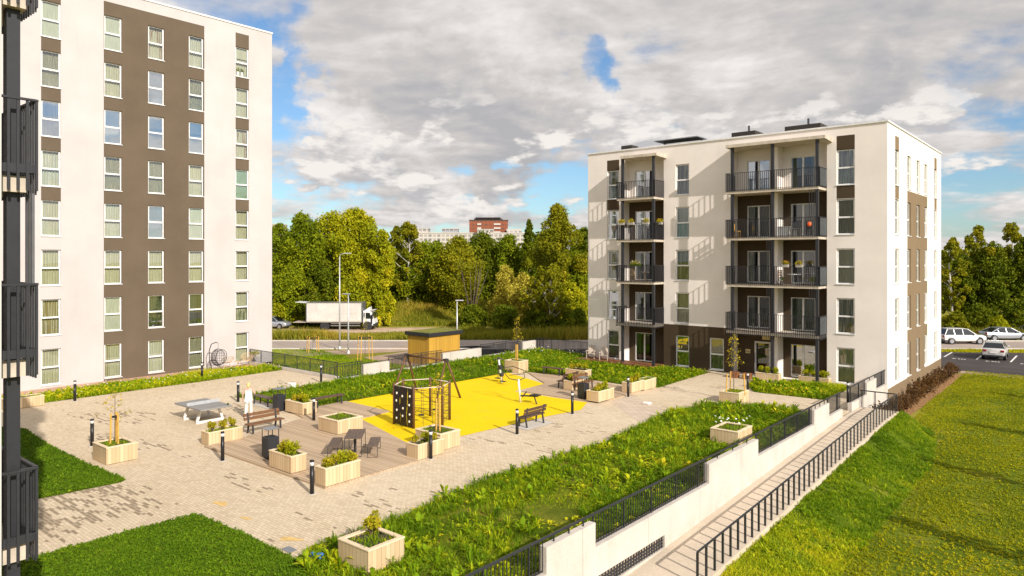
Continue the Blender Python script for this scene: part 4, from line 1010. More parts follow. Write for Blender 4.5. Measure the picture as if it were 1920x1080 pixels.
for nm, a in dict(
    bigtree=(-30.08, -28.76, 10.69, 11.8, .66, 'pale timber planter with a staked bare sapling near the left lawn'),
    three=(-29.06, -28.46, 14.47, 15.97, .56, 'long pale planter holding three separate small bushes at the deck corner'),
    pbin=(-23.82, -22.4, 14.42, 15.06, .62, 'pale planter full of a yellow bush beside the litter bin on the picnic deck'),
    front=(-20.78, -20.2, 14.32, 15.76, .63, 'long pale planter with leafy shrubs at the front corner of the picnic deck'),
    grassbox=(-27.2, -25.78, 18.9, 20.25, .61, 'wide pale planter with only grass in it behind the picnic table'),
    pbench=(-31.8, -30.3, 20.15, 20.95, .58, 'pale planter with yellow flowers between the litter bin and the deck bench'),
    low=(-20.97, -20.32, 18.6, 19.98, .60, 'low pale planter of small shrubs right behind a bollard by the climbing frame'),
    lowtree=(-22.1, -20.62, 20.08, 21.2, .68, 'pale planter with a thin sapling in front of the climbing frame'),
    leftm=(-43.75, -43.0, 11.2, 12.95, .55, 'pale planter at the left border in front of the tall block'),
    treeback=(-31.73, -30.5, 36.97, 38.0, .80, 'tall pale planter with a slim yellowing sapling at the far end of the yellow surface'),
    r1=(-21.7, -20.93, 32.05, 33.6, .58, 'pale planter with a yellow shrub next to the shaded litter bin'),
    r2=(-21.6, -20.95, 35.5, 36.9, .58, 'first of two joined planters, the one nearer the bollard, filled with yellow shrubs'),
    r3=(-21.6, -20.95, 36.93, 38.35, .58, 'second of two joined planters, the one nearer the cream block'),
    mid=(-24.6, -23.97, 33.95, 35.4, .55, 'pale planter standing between two back to back benches'),
    back=(-27.2, -25.7, 37.75, 38.5, .58, 'pale planter of yellow flowers on the lawn edge behind the benches'),
    stakes=(-16.2, -15.1, 36.55, 37.9, .60, 'pale planter with three bare yellow stakes on the entrance paving'),
    gfront=(-12.95, -11.75, 28.35, 29.85, .62, 'pale planter in the meadow right by the barred railing'),
    near=(-15.05, -13.85, 11.05, 12.2, .64, 'nearest pale planter at the bottom with a dry bush in one corner'),
    d1=(-17.4, -15.95, 44.75, 45.3, .50, 'long pale planter with three round shrubs beside the entrance'),
    d2=(-15.0, -13.2, 45.55, 46.05, .42, 'long pale planter under the ground floor glass door')).items():
    PL[nm] = (make_planter(*a), a)
# shrubs: a few bushes, copied
def shrub_proto(n, r, h, mat, seed):
    global rng
    cs = [(random.uniform(-.4, .4) * r, random.uniform(-.4, .4) * r, h * random.uniform(.45, .8)) for _ in range(5)]; rs = [r * random.uniform(.35, .6) for _ in cs]
    q, t = leaf_cloud(cs, rs, n, .035, .3, .3); 
    o = thing('shrub', 'x', 'shrub')
    npmesh('foliage', q, 4, mat, t, o); b = MB()
    for c in cs: b.tube([(0, 0, -.03), (c[0] * .4, c[1] * .4, c[2] * .4), c], [.012, .009, .004], 5)
    b.build('stem', 'bark', o); return o
SH = [shrub_proto(420, .26, .34, 'leaf_shrub', 1), shrub_proto(300, .22, .42, 'leaf_shrub', 2), shrub_proto(420, .30, .40, 'leaf_willow', 3)]
def shrub(k_, x, y, z, lab, grp, sc_=1., rz=None): return place(SH[k_], (x, y, z), rz if rz is not None else random.uniform(0, 6), lab, grp, sc_)
for i, (y, w_) in enumerate(((14.8, 'nearest the bollard'), (15.22, 'the middle one'), (15.66, 'nearest the brown bench'))): shrub(1, -28.76, y, .52, 'small bushy shrub in the planter of three, ' + w_, 'three small shrubs in one planter', 1.1)
G_SH = 'shrubs planted in the pale planters'
for i, x in enumerate((-23.5, -23.1, -22.72)): shrub(i % 3, x, 14.75, .58, 'dense yellow shrub filling the planter beside the deck litter bin', 'yellow shrubs beside the deck bin', 1.25)
for i, y in enumerate((14.6, 14.95, 15.3, 15.52)): shrub(i % 3, -20.48, y, .58, 'leafy yellow green shrub in the long planter at the front of the picnic deck', 'shrubs in the front deck planter', 1.15)
for i, x in enumerate((-31.45, -31.05, -30.65)): shrub(i % 3, x, 20.55, .54, 'yellow flowering shrub in the planter by the deck bench', 'yellow shrubs by the deck bench', 1.1)
for i, y in enumerate((18.8, 19.25, 19.7)): shrub((i + 1) % 3, -20.65, y, .55, 'small shrub in the low planter behind the bollard by the climbing frame', 'small shrubs by the climbing frame', .95)
for i, y in enumerate((32.4, 32.8, 33.2)): shrub(i % 3, -21.3, y, .54, 'yellow shrub in the planter next to the shaded litter bin', 'yellow shrubs next to the shaded bin', 1.1)
for i, y in enumerate((35.8, 36.3, 36.75)): shrub(i % 3, -21.28, y, .54, 'yellow shrub in the first of the two joined planters', 'yellow shrubs in the joined planters', 1.1)
for i, y in enumerate((34.2, 34.7, 35.15)): shrub((i + 2) % 3, -24.28, y, .5, 'yellow shrub between the back to back benches', 'yellow shrubs between benches', 1.1)
for i, x in enumerate((-26.9, -26.45, -26.0)): shrub(i % 3, x, 38.1, .54, 'orange yellow shrub in the planter behind the benches', 'shrubs in the lawn edge planter', 1.15)
for x, w_ in ((-17.1, 'nearest the entrance door'), (-16.65, 'middle one'), (-16.2, 'nearest the glass door')): shrub(2, x, 45.0, .45, 'round green shrub in the entrance planter, ' + w_, 'round shrubs by the entrance', 1.05)
for i, x in enumerate((-14.7, -14.2, -13.75, -13.4)): shrub(2, x, 45.8, .38, 'round green shrub in the planter below the glass door', 'round shrubs below the glass door', 1.05)
shrub(1, -14.75, 11.85, .56, 'dry yellow brown bush in the corner of the nearest planter', None, 1.45)
# saplings with stakes
def sapling(x, y, z, h, label, leaves, width, stakes, seed, lean=0., low=.35):
    random.seed(seed); t = thing('sapling', label, 'sapling', (x, y, z)); b = MB()
    b.tube([(0, 0, -.1), (lean * .3, 0, h * .4), (lean, 0, h)], [.022, .016, .005], 6)
    cs = []
    for i in range(leaves):
        zz_ = h * (low + (1 - low) * (i + .5) / leaves); a = i * 2.4; r = width * (1.05 - .75 * (zz_ / h - low) / (1 - low)) * random.uniform(.4, 1.)
        p = (lean * zz_ / h + math.cos(a) * r, math.sin(a) * r, zz_ + r * .5); b.tube([(lean * zz_ / h, 0, zz_), p], [.006, .003], 4); cs.append(p)
    b.build('trunk', 'bark', t); q, tt = leaf_cloud(cs, [.13] * len(cs), leaves * 6, .042, .2, .1, .4); npmesh('crown', q, 4, 'leaf_sapling', tt, t)
    return t
def stakes(x, y, z, h, r, label, n=3, tie=True, ph=.4):
    t = thing('tree_support', label, 'tree support', (x, y, z)); ps = [(r * math.cos(ph + i * 2 * math.pi / n), r * math.sin(ph + i * 2 * math.pi / n)) for i in range(n)]
    for px, py in ps: MB().tube([(px * 1.15, py * 1.15, -.1), (px, py, h)], .035, 8).build('stake', 'stake_wood', t)
    if tie:
        mb = MB()
        for i in range(n): a, b = ps[i], ps[(i + 1) % n]; mb.bar((a[0], a[1], h - .15), (b[0], b[1], h - .15), .03, .06)
        mb.build('tie', 'black_rubber', t)
sapling(-29.45, 11.25, .6, 2.0, 'bare sapling with few dry leaves in the left planter', 13, .75, 3, 11, low=.32); stakes(-29.45, 11.25, .58, 1.2, .14, 'two thick yellow stakes tied round the bare sapling in the left planter', 3)
sapling(-21.3, 20.6, .6, 2.35, 'thin yellow leaved sapling in front of the climbing frame', 16, .45, 1, 12, low=.55); stakes(-21.3, 20.6, .6, 1.35, .07, 'single pale stake holding the sapling before the climbing frame', 2, False)
sapling(-31.1, 37.5, .75, 2.9, 'slim yellow sapling at the far end of the yellow surface', 30, .42, 1, 13, low=.42); stakes(-31.1, 37.5, .75, 1.1, .05, 'orange stake at the foot of the slim far sapling', 2, False)
sapling(-15.65, 37.2, .5, 3.05, 'tall climbing sapling with yellow leaves before the entrance pillar', 40, .50, 1, 14, low=.40); stakes(-15.65, 37.2, .5, 1.05, .52, 'three separate bare yellow stakes in the entrance planter', 3, False, .2)
for x, y, h, nm, r in ((-58.9, 40.3, 1.5, 'leaning far', .6), (-50.2, 39.7, 2.2, 'nearer', .65)):
    sapling(x, y, ZL, h + 1.5 if nm == 'nearer' else 1.6, 'young roadside tree in a stake frame, the one nearer the shed' if nm == 'nearer' else 'young roadside tree in a stake frame, the one by the lamp post', 20, .5, 3, 17, low=.6)
    stakes(x, y, ZL, h, r, 'frame of yellow stakes round the young tree nearer the shed' if nm == 'nearer' else 'frame of yellow stakes round the young tree left of the lamp posts', 4)

# ------------------------------------------------------------------ benches, bins, tables
def make_bench(back, wood, label, loc, rz, L=1.75):
    t = thing('bench', label, 'bench', loc, 0); h = L / 2
    for y in (-.155, -.01, .135): MB().bbox(-h, y, .42, h, y + .125, .465, .006).build('seat_slat', wood, t)
    if back:
        for i, z in enumerate((.58, .74)): 
            p_ = MB(); p_.add([(-h, .27 + i * .035, z), (h, .27 + i * .035, z), (h, .30 + i * .035, z + .13), (-h, .30 + i * .035, z + .13), (-h, .305 + i * .035, z), (h, .305 + i * .035, z), (h, .335 + i * .035, z + .13), (-h, .335 + i * .035, z + .13)],
                              [(0, 1, 2, 3), (4, 7, 6, 5), (0, 4, 5, 1), (3, 2, 6, 7), (0, 3, 7, 4), (1, 5, 6, 2)]); p_.build('back_slat', wood, t)
    for x in (-h + .2, h - .2):
        f = MB(); f.bar((x, -.13, 0), (x, -.10, .42), .07, .05); f.bar((x, -.15, .41), (x, .27, .41), .06, .03)
        if back: f.bar((x, .33, 0), (x, .25, .42), .07, .05); f.bar((x, .25, .42), (x, .36, .90), .07, .045)
        else: f.bar((x, .24, 0), (x, .21, .42), .07, .05)
        f.build('leg', 'dark_metal', t)
    t.location = loc; t.rotation_euler = (0, 0, rz); return t
make_bench(True, 'bench_brown', 'brown slatted bench with a back, between the ping pong table and the deck', (-28.95, 17.35, .0), R(90))
make_bench(True, 'bench_dark', 'lone dark bench with a back turned to the paving, facing the yellow surface', (-20.75, 25.98, 0), R(-90), 1.65)
make_bench(True, 'bench_dark', 'left of the two back to back benches, facing the yellow surface', (-24.95, 34.7, .055), R(-90), 1.6)
make_bench(True, 'bench_brown', 'right of the two back to back benches, facing the paving', (-23.62, 34.7, .055), R(90), 1.6)
make_bench(False, 'picnic_wood', 'backless bench on the grass edge right behind the person', (-34.2, 20.35, 0), 0, 1.7)
make_bench(False, 'bench_dark', 'backless bench on the timber deck beside the yellow flower planter', (-31.35, 22.4, .055), R(90), 1.9)
make_bench(False, 'bench_dark', 'backless bench on the lawn at the far end of the second deck', (-28.25, 37.75, .05), R(5), 1.6)
for x, y, a, b in ((-20.6, 26., .5, 1.0), (-34.2, 20.3, 1.0, .3)): sheet('concrete_pad', [(x - a, y - b), (x + a, y - b), (x + a, y + b), (x - a, y + b)], .016, 'pale_concrete')
def make_bin(label, loc):
    t = thing('litter_bin', label, 'litter bin', loc, 0, 'charcoal litter bins')
    b = MB().bbox(-.24, -.24, .05, .24, .24, .82, .02); b.build('bin_body', 'charcoal_paint', t)
    MB().box(-.18, -.18, .0, .18, .18, .05).build('plinth', 'dark_metal', t)
    MB().box(-.17, -.17, .822, .17, .17, .83).build('opening', 'black_rubber', t)
    f = MB()
    for x in (-.22, .22):
        for y in (-.22, .22): f.box(x - .012, y - .012, .82, x + .012, y + .012, 1.12)
    f.build('lid_frame', 'dark_metal', t); MB().bbox(-.25, -.25, 1.12, .25, .25, 1.15, .006).build('lid', 'grey_metal', t)
make_bin('charcoal litter bin with a raised lid on the picnic deck corner', (-24.85, 15.1, .055))
make_bin('charcoal litter bin with a raised lid beside the backless bench near the person', (-32.35, 20.15, 0))
make_bin('shaded litter bin behind the right hand planter on the second deck', (-22.25, 32.55, .055))
# picnic set
def slat_top(mb, L, W, z, n):
    for i in range(n): y = -W / 2 + W * i / n; mb.bbox(-L / 2, y + .006, z - .03, L / 2, y + W / n - .006, z, .005)
def picnic(kind, label, loc, rz):
    t = thing('picnic_table' if kind == 't' else 'stool_bench', label, 'picnic table' if kind == 't' else 'bench', loc)
    L, W, z = (1.55, .70, .74) if kind == 't' else (1.45, .42, .46); a = MB(); slat_top(a, L, W, z, 5 if kind == 't' else 4); a.build('tabletop' if kind == 't' else 'seat', 'picnic_wood', t)
    for s_ in (-1, 1):
        f = MB(); x = s_ * (L / 2 - .08); f.tube([(x, -W / 2 + .03, z - .03), (x + s_ * .03, -W / 2 + .02, .02), (x + s_ * .03, W / 2 - .02, .02), (x, W / 2 - .03, z - .03)], .014, 6); f.build('leg_frame', 'dark_metal', t)
    if kind == 't': MB().box(-.05, -.05, 0, .05, .05, z - .03).build('column', 'dark_metal', t)
    t.location = loc; t.rotation_euler = (0, 0, rz)
pa = R(135.6); pd = (math.cos(pa - math.pi / 2), math.sin(pa - math.pi / 2))
picnic('t', 'dark slatted picnic table standing on the timber deck', (-22.98, 17.68, .055), pa)
picnic('b', 'dark slatted seat left of the picnic table', (-23.42, 17.05, .055), pa)
picnic('b', 'dark slatted seat right of the picnic table', (-22.30, 18.08, .055), pa)
# ping-pong table
t = thing('ping_pong_table', 'grey concrete ping pong table with a metal net on splayed legs', 'ping pong table', (-33.35, 16.7, 0))
MB().bbox(-1.3, -.78, .69, 1.3, .78, .76, .01).build('tabletop', 'table_concrete', t)
MB().box(-.012, -.80, .76, .012, .80, .91).build('net', 'lamp_grey', t)
for s_ in (-1, 1):
    f = MB(); x = s_ * .62
    f.bar((x, -.66, .05), (x, .66, .05), .11, .10); f.bar((x, -.62, .10), (x, -.40, .69), .10, .10); f.bar((x, .62, .10), (x, .40, .69), .10, .10); f.build('leg', 'stone_white', t)
t.rotation_euler = (0, 0, 0)
# a plant pot on its end
tag(MB((-32.15, 17.3, .76)).lathe([(.03, .76), (.045, .86)], 10, (-32.15, 17.3)).build('cup', 'leaf_green'), 'small green cup on the edge of the ping pong table', 'cup')
# ------------------------------------------------------------------ climbing frame
t = thing('climbing_frame', 'six sided climbing frame of brown posts with a dark climbing wall and rope nets', 'climbing frame', (-24.95, 23.1, 0)); co = (-24.95, 23.1, 0)
hx = [(-25.62, 21.95), (-24.28, 21.95), (-23.6, 23.1), (-24.28, 24.25), (-25.62, 24.25), (-26.3, 23.1)]
for x, y in hx: MB(co).tube([(x, y, -.05), (x, y, 1.88), (x, y, 1.92)], [.062, .062, .045], 10).build('post', 'post_brown', t, True)
for i in range(6):
    a, b = hx[i], hx[(i + 1) % 6]; MB(co).tube([(a[0], a[1], 1.82), (b[0], b[1], 1.82)], .023, 8).build('top_bar', 'rope_pale', t, True)
W0 = -25.56; wd = 1.22
shapes = [[(0, .08), (.36, .08), (.40, .5), (.34, 1.0), (.36, 1.4), (.30, 1.8), (0, 1.8)], [(.40, .05), (.86, .05), (.80, .6), (.86, 1.1), (.88, 1.8), (.36, 1.8), (.42, 1.2), (.38, .9), (.46, .5)], [(.92, .04), (1.22, .04), (1.22, 1.8), (.95, 1.8), (.93, 1.1), (.87, .6)]]
holds = [[(.18, .35), (.2, .72), (.17, 1.15), (.2, 1.5)], [(.6, .5), (.62, .85), (.58, 1.4)], [(1.06, .3), (1.08, .62), (1.05, 1.05), (1.09, 1.45)]]
for sp_, hd in zip(shapes, holds):
    b_ = MB(co).extr([(W0 + u, v) for u, v in sp_], 21.90, 21.94).build('climbing_panel', 'climb_board', t)
    h_ = MB(co)
    for u, v in hd: h_.ball((W0 + u, 21.885, v), .045, .04, .06, 8, 5)
    h_.build('hand_hold', 'hold_white', b_)
nets = MB(co)
for i in (1, 2, 3, 4):
    a, b = hx[i], hx[(i + 1) % 6]; p = lambda u, z: (a[0] + (b[0] - a[0]) * u, a[1] + (b[1] - a[1]) * u, z)
    for u in ((.33, .66) if i != 2 else (.25, .5, .75)): nets.tube([p(u, .1), p(u, 1.8)], .010, 5)
    if i in (2, 3, 4):
        for z in (.3, .6, .95, 1.3, 1.55): nets.tube([p(0, z), p(.5, z - .05), p(1, z)], .010, 5)
for z in (.55, .9, 1.3): nets.tube([hx[5] + (z,), hx[3] + (z - .1,)], .012, 5)
nets.build('rope_net', 'rope_dark', t)
for x, y, z in ((-24.9, 23.0, .35), (-24.6, 23.6, .55)):
    MB(co).lathe([(.13, z), (.14, z + .03), (.05, z + .05)], 12, (x, y)).tube([(x, y, z), (x, y, 1.8)], .008, 5).build('disc_seat', 'black_rubber', t)
# A-frame swing beam behind it
t = thing('swing_frame', 'brown A frame of round timber with ropes hanging from its beam, behind the climbing frame', 'swing frame', (-29.6, 27.5, 0)); so = (-29.6, 27.5, 0)
for x, f_ in ((-31.0, -1), (-27.8, 1)):
    for dy in (-.95, .95): MB(so).tube([(x + f_ * .18, 27.5 + dy, -.05), (x, 27.5 + dy * .04, 2.2)], [.06, .055], 10).build('leg', 'post_brown', t, True)
    MB(so).box(x - .1, 27.4, 2.08, x + .1, 27.6, 2.26).build('bracket', 'dark_metal', t)
MB(so).tube([(-31.0, 27.5, 2.17), (-27.8, 27.5, 2.17)], .06, 10).build('beam', 'post_brown', t, True)
for x in (-30.2, -29.4, -28.6): MB(so).tube([(x, 27.5, .9), (x, 27.5, 2.13)], .009, 5).build('rope', 'rope_dark', t)
# ------------------------------------------------------------------ exercise machines
t = thing('rowing_machine', 'outdoor exercise machine with a large black handle loop and a seat, on the yellow surface', 'exercise machine', (-24.3, 29.6, 0)); eo = (-24.3, 29.6, 0)
MB(eo).tube([(-24.3, 29.6, 0), (-24.38, 29.55, 1.25)], .055, 10).build('post', 'steel_white', t, True)
MB(eo).tube([(-24.38, 29.5, 1.2), (-24.85, 29.35, 1.25), (-25.45, 29.3, 1.75), (-24.95, 29.75, 1.86), (-24.35, 29.95, 1.68), (-24.2, 29.85, 1.3), (-24.36, 29.6, 1.2)], .024, 6).build('handle_loop', 'dark_metal', t)
MB(eo).tube([(-24.95, 29.42, 1.42), (-24.3, 29.9, 1.5)], .02, 6).build('crossbar', 'dark_metal', t)
MB(eo).bar((-24.28, 29.6, .38), (-23.3, 29.85, .42), .07, .07).bar((-23.5, 29.8, .40), (-23.3, 29.75, .02), .05, .05).bar((-24.2, 29.65, .3), (-23.95, 29.7, .62), .05, .05).build('seat_arm', 'dark_metal', t)
MB(eo).bbox(-23.7, 29.6, .44, -23.2, 30.02, .50, .02).build('seat', 'black_rubber', t)
t = thing('step_machine', 'pale post exercise machine with foot plates at the back of the yellow surface', 'exercise machine', (-29.0, 33.5, 0)); eo = (-29., 33.5, 0)
MB(eo).tube([(-29., 33.5, 0), (-29.15, 33.4, 1.5)], .06, 10).build('post', 'steel_white', t, True)
MB(eo).tube([(-29.4, 33.2, 1.42), (-29.15, 33.4, 1.55), (-28.9, 33.6, 1.42)], .03, 6).ball((-29.15, 33.4, 1.52), .09).build('handlebar', 'dark_metal', t)
for s_ in (-1, 1):
    MB(eo).tube([(-29.08, 33.45, 1.0), (-29.1 + s_ * .45, 33.5 - s_ * .3, .8), (-29.1 + s_ * .5, 33.5 - s_ * .35, .22)], .022, 6).box(-29.1 + s_ * .5 - .2, 33.5 - s_ * .35 - .1, .17, -29.1 + s_ * .5 + .2, 33.5 - s_ * .35 + .1, .21).build('foot_arm', 'dark_metal', t)
MB(eo).box(-29.1, 33.38, .42, -28.9, 33.6, .62).box(-29.16, 33.36, .85, -28.98, 33.54, 1.12).build('hub', 'dark_metal', t)
# ------------------------------------------------------------------ garden furniture
t = thing('egg_chair', 'black hanging egg chair on a curved stand before the brown stripe', 'egg chair', (-46.9, 24.4, 0)); go = (-46.9, 24.4, 0)
MB(go).lathe([(.52, .0), (.54, .02), (.5, .05)], 20, (-46.9, 24.4)).build('base_ring', 'black_rattan', t)
MB(go).tube([(-47.3, 24.3, .05), (-47.45, 24.2, .7), (-47.4, 24.15, 1.4), (-47.2, 24.2, 1.85), (-46.95, 24.4, 1.98), (-46.85, 24.45, 1.95)], .028, 8).build('stand', 'black_rattan', t, True)
eg = MB(go); cx, cy, cz = -46.85, 24.5, .95
for i in range(18):
    a = i / 18 * 2 * math.pi
    if abs(((a - .1 + math.pi) % (2 * math.pi)) - math.pi) < .75: continue
    eg.tube([(cx + .46 * math.cos(a) * math.sin(q), cy + .46 * math.sin(a) * math.sin(q), cz - .58 * math.cos(q)) for q in np.linspace(.1, 3.05, 10)], .011, 5)
for z in np.linspace(-.5, .42, 9):
    r = .46 * math.sqrt(max(0, 1 - (z / .58) ** 2)); a0 = .8 if z > -.28 else 0
    eg.tube([(cx + r * math.cos(a), cy + r * math.sin(a), cz + z) for a in np.linspace(a0 + .1, 2 * math.pi - a0 + .1, 22)], .012, 5)
eg.tube([(cx + .42 + .06 * math.cos(a) , cy + .40 * math.sin(a), cz + .05 + .52 * math.cos(a)) for a in np.linspace(0, 2 * math.pi, 20)], .02, 6)
eg.tube([(cx, cy, cz + .55), (cx, cy, 1.95)], .01, 5); eg.build('basket', 'black_rattan', t)
def lounge_chair(label, loc, rz):
    t = thing('rattan_chair', label, 'chair', loc); sh_ = MB()
    for i in range(15):
        a = -1.25 + 2.5 * i / 14; sh_.tube([(0.05 * math.sin(a), -.16, .34), (.28 * math.sin(a), .10 + .12 * math.cos(a), .45), (.40 * math.sin(a), .05 + .38 * math.cos(a), .62 + .26 * math.cos(a))], .010, 4)
    sh_.tube([(.41 * math.sin(a), .05 + .39 * math.cos(a), .62 + .27 * math.cos(a)) for a in np.linspace(-2.6, 2.6, 26)], .016, 6); sh_.build('shell', 'rattan', t)
    for x in (-.26, .26): MB().tube([(x * 1.1, -.3, 0), (x * .7, 0, .36), (x * 1.1, .32, 0)], .013, 5).build('leg', 'rattan', t)
    t.location = loc; t.rotation_euler = (0, 0, rz)
lounge_chair('low rattan chair on the terrace next to the egg chair', (-47.5, 25.5, .01), R(-100)); lounge_chair('low round rattan chair on the terrace in front of the end window', (-47.5, 27.0, .01), R(60))
tb = MB(); tb.lathe([(.25, .40), (.26, .42), (.25, .43)], 16)
for i in range(3): a = i * 2.1; tb.tube([(.22 * math.cos(a), .22 * math.sin(a), 0), (-.1 * math.cos(a), -.1 * math.sin(a), .4)], .012, 5)
tag(tb.build('side_table', 'rattan', at=(-47.4, 26.25, .01)), 'small round rattan table between the two low rattan chairs', 'table')
def adirondack(label, loc, rz):
    t = thing('garden_chair', label, 'chair', loc); 
    for i in range(5): MB().add([(-.24 + i * .1, .12, .28), (-.155 + i * .1, .12, .28), (-.165 + i * .103, .42, .98 - abs(i - 2) * .03), (-.25 + i * .103, .42, .98 - abs(i - 2) * .03), (-.24 + i * .1, .14, .27), (-.155 + i * .1, .14, .27), (-.165 + i * .103, .44, .97 - abs(i - 2) * .03), (-.25 + i * .103, .44, .97 - abs(i - 2) * .03)], [(0, 1, 2, 3), (4, 7, 6, 5), (0, 4, 5, 1), (3, 2, 6, 7), (0, 3, 7, 4), (1, 5, 6, 2)]).build('back_slat', 'weathered_wood', t)
    s_ = MB()
    for i in range(5): y = -.42 + i * .11; s_.box(-.27, y, .36 - i * .022, .27, y + .09, .385 - i * .022)
    s_.build('seat', 'weathered_wood', t)
    for x in (-.29, .29):
        MB().box(x - .025, -.40, 0, x + .025, -.33, .55).bar((x, -.3, .36), (x, .45, .04), .04, .09).build('leg', 'weathered_wood', t); MB().box(x - .07, -.46, .55, x + .07, .25, .575).build('armrest', 'weathered_wood', t)
    t.location = loc; t.rotation_euler = (0, 0, rz)
adirondack('weathered slatted garden chair by the white corner of the cream block', (-30.45, 45.6, .12), R(25)); adirondack('weathered slatted garden chair under the ground floor window, the one nearer the glass door', (-29.15, 45.4, .12), R(25))
pd_ = MB((-28, 45.3, 0)).box(-31.1, 44.35, 0.01, -24.7, 46.28, .12).box(-31.1, 44.31, 0.01, -24.7, 44.35, .2)
for x in (-27.9, -26.9, -25.9, -24.7): pd_.box(x - .05, 44.25, 0, x + .05, 44.31, .32)
tag(pd_.build('patio_deck', 'patio_wood'), 'red brown timber patio in front of the ground floor glass door', 'patio')
for i, x in enumerate((-18.75, -17.9)): tag(MB((x, 44.7, 0)).bbox(x - .25, 44.5, 0, x + .25, 44.9, .38, .01).bbox(x - .2, 44.55, .381, x + .2, 44.85, .39, .002).build('wooden_crate', 'patio_wood'), 'brown wooden box at the foot of the entrance pillar' + (', left one' if i == 0 else ', right one'), 'crate')
for x, y, a, lab in ((-37.5, 24.2, .22, 'white stone block at the grass edge near the fence corner'), (-18.9, 33.6, .2, 'low pale stone by the planter of bare stakes')):
    tag(MB((x, y, 0)).bbox(x - a, y - a * .8, 0, x + a, y + a * .8, .3 if a > .21 else .11, .03).build('stone_block', 'stone_white'), lab, 'stone')
tag(MB((-16.75, 10.72, 0)).box(-16.95, 10.6, .002, -16.55, 10.85, .012).build('drain_cover', 'grey_metal'), 'small grey drain cover in the paving near the nearest planter', 'drain cover')
bt = MB((-15.55, 10.75, 0))
for i in range(6): bt.ball((-15.55 + .15 * math.cos(i * 1.05), 10.75 + .12 * math.sin(i * 1.05), .14 + .04 * (i % 2)), .07, .05, .04, 8, 5)
tag(bt.build('toy_windmill', 'blue_plastic'), 'bright blue plastic toy lying in the grass beside the nearest planter', 'toy')
# things on the balconies
def flower_box(label, loc, mat, grp=None, w_=.55, fl='yellow_flower'):
    t = thing('flower_box', label, 'flower box', loc, 0, grp); MB().bbox(-w_ / 2, -.1, 0, w_ / 2, .1, .18, .02).build('trough', mat, t)
    q, tt = leaf_cloud([(-w_ / 4, 0, .24), (w_ / 4, 0, .26), (0, 0, .3)], [.16, .16, .15], 130, .045, .3, .2); npmesh('foliage', q, 4, 'leaf_shrub', tt, t)
    q, tt = leaf_cloud([(-w_ / 4, 0, .28), (w_ / 4, 0, .29)], [.17, .17], 40, .03, .3, .7); npmesh('blossom', q, 4, fl, None, t)
z3 = 3 * BP + 1.05
for x, y, lab in ((-27.3, YB - .1, 'yellow flower box on the fourth floor left balcony rail, first from the left'), (-26.5, YB - .1, 'yellow flower box on the fourth floor left balcony rail, second from the left'), (-25.3, YB - .1, 'yellow flower box on the fourth floor left balcony rail, third from the left')): flower_box(lab, (x, y, z3), 'pot_grey', 'flower boxes on the left balcony rail')
flower_box('yellow flower box on the side rail of the fourth floor left balcony', (-24.62, 45.6, z3), 'pot_grey', 'flower boxes on the left balcony rail', .4)
flower_box('long box of green leaves on the third floor left balcony rail', (-26.3, YB + .15, 2 * BP + 1.1), 'leaf_green', None, .9, 'white_flower')
z2 = 2 * BP
for x, lab in ((-15.55, 'pot of red flowers with yellow leaves on the third floor balcony rail'), (-14.7, 'pot of red flowers with green leaves on the third floor balcony rail')): flower_box(lab, (x, YB - .08, z2 + 1.12), 'pot_grey', None, .42, 'red_flower')
def bal_chair(label, loc, rz, mat):
    t = thing('balcony_chair', label, 'chair', loc); MB().box(-.2, -.2, .43, .2, .2, .46).build('seat', mat, t)
    b_ = MB()
    for i in range(4): b_.box(-.19, .2, .55 + i * .1, .19, .22, .62 + i * .1)
    b_.build('backrest', mat, t)
    for x in (-.18, .18):
        for y in (-.18, .2): MB().box(x - .015, y - .015, 0, x + .015, y + .015, .43 if y < 0 else .95).build('leg', mat, t)
    t.location = loc; t.rotation_euler = (0, 0, rz)
def bal_table(label, loc, mat, r=.32, h=.7):
    t = thing('balcony_table', label, 'table', loc); MB().lathe([(r, h - .03), (r, h)], 16).build('tabletop', mat, t); MB().tube([(0, 0, 0), (0, 0, h - .03)], .03).build('leg', mat, t); MB().lathe([(r * .6, 0), (r * .5, .03)], 14).build('foot', mat, t)
bal_chair('black chair on the fourth floor left balcony behind the flower boxes, left one', (-27.0, 45.7, 3 * BP), R(60), 'dark_metal'); bal_chair('black chair on the fourth floor left balcony behind the flower boxes, right one', (-25.2, 45.7, 3 * BP), R(-60), 'dark_metal')
bal_chair('pale wooden chair on the third floor left balcony', (-26.6, 45.5, z2), R(160), 'rattan'); bal_table('pale wooden table on the third floor left balcony', (-25.7, 45.4, z2), 'rattan')
bal_chair('yellow wooden folding chair at the left end of the fourth floor right balcony', (-18.95, 45.5, 3 * BP), R(90), 'stake_wood')
cb = thing('storage_box', 'white storage box on the fourth floor right balcony', 'storage box', (-16.0, 45.8, 3 * BP)); MB().bbox(-.35, -.25, 0, .35, .25, .62, .02).build('body', 'white_plastic', cb); MB().bbox(-.37, -.27, .622, .37, .27, .68, .01).build('lid', 'white_plastic', cb)
bal_chair('black armchair beside the white storage box on a right balcony', (-15.2, 45.6, 3 * BP), R(20), 'dark_metal')
lt = thing('lantern', 'round orange lantern hung on the fourth floor balcony rail', 'lantern', (-14.1, YB - .1, 3 * BP + .62)); MB().ball((0, 0, .12), .13, .1, .15).build('shade', 'orange_plastic', lt, True); MB().tube([(0, 0, .3), (0, .05, .5)], .012, 6).build('hook', 'dark_metal', lt)
bal_table('white table on the third floor right balcony below the flower pots', (-15.3, 45.6, z2), 'white_plastic', .4); bal_chair('dark chair left of the white table on the third floor right balcony', (-16.0, 45.6, z2), R(70), 'bench_brown'); bal_chair('dark chair right of the white table on the third floor right balcony', (-14.5, 45.6, z2), R(-70), 'bench_brown')
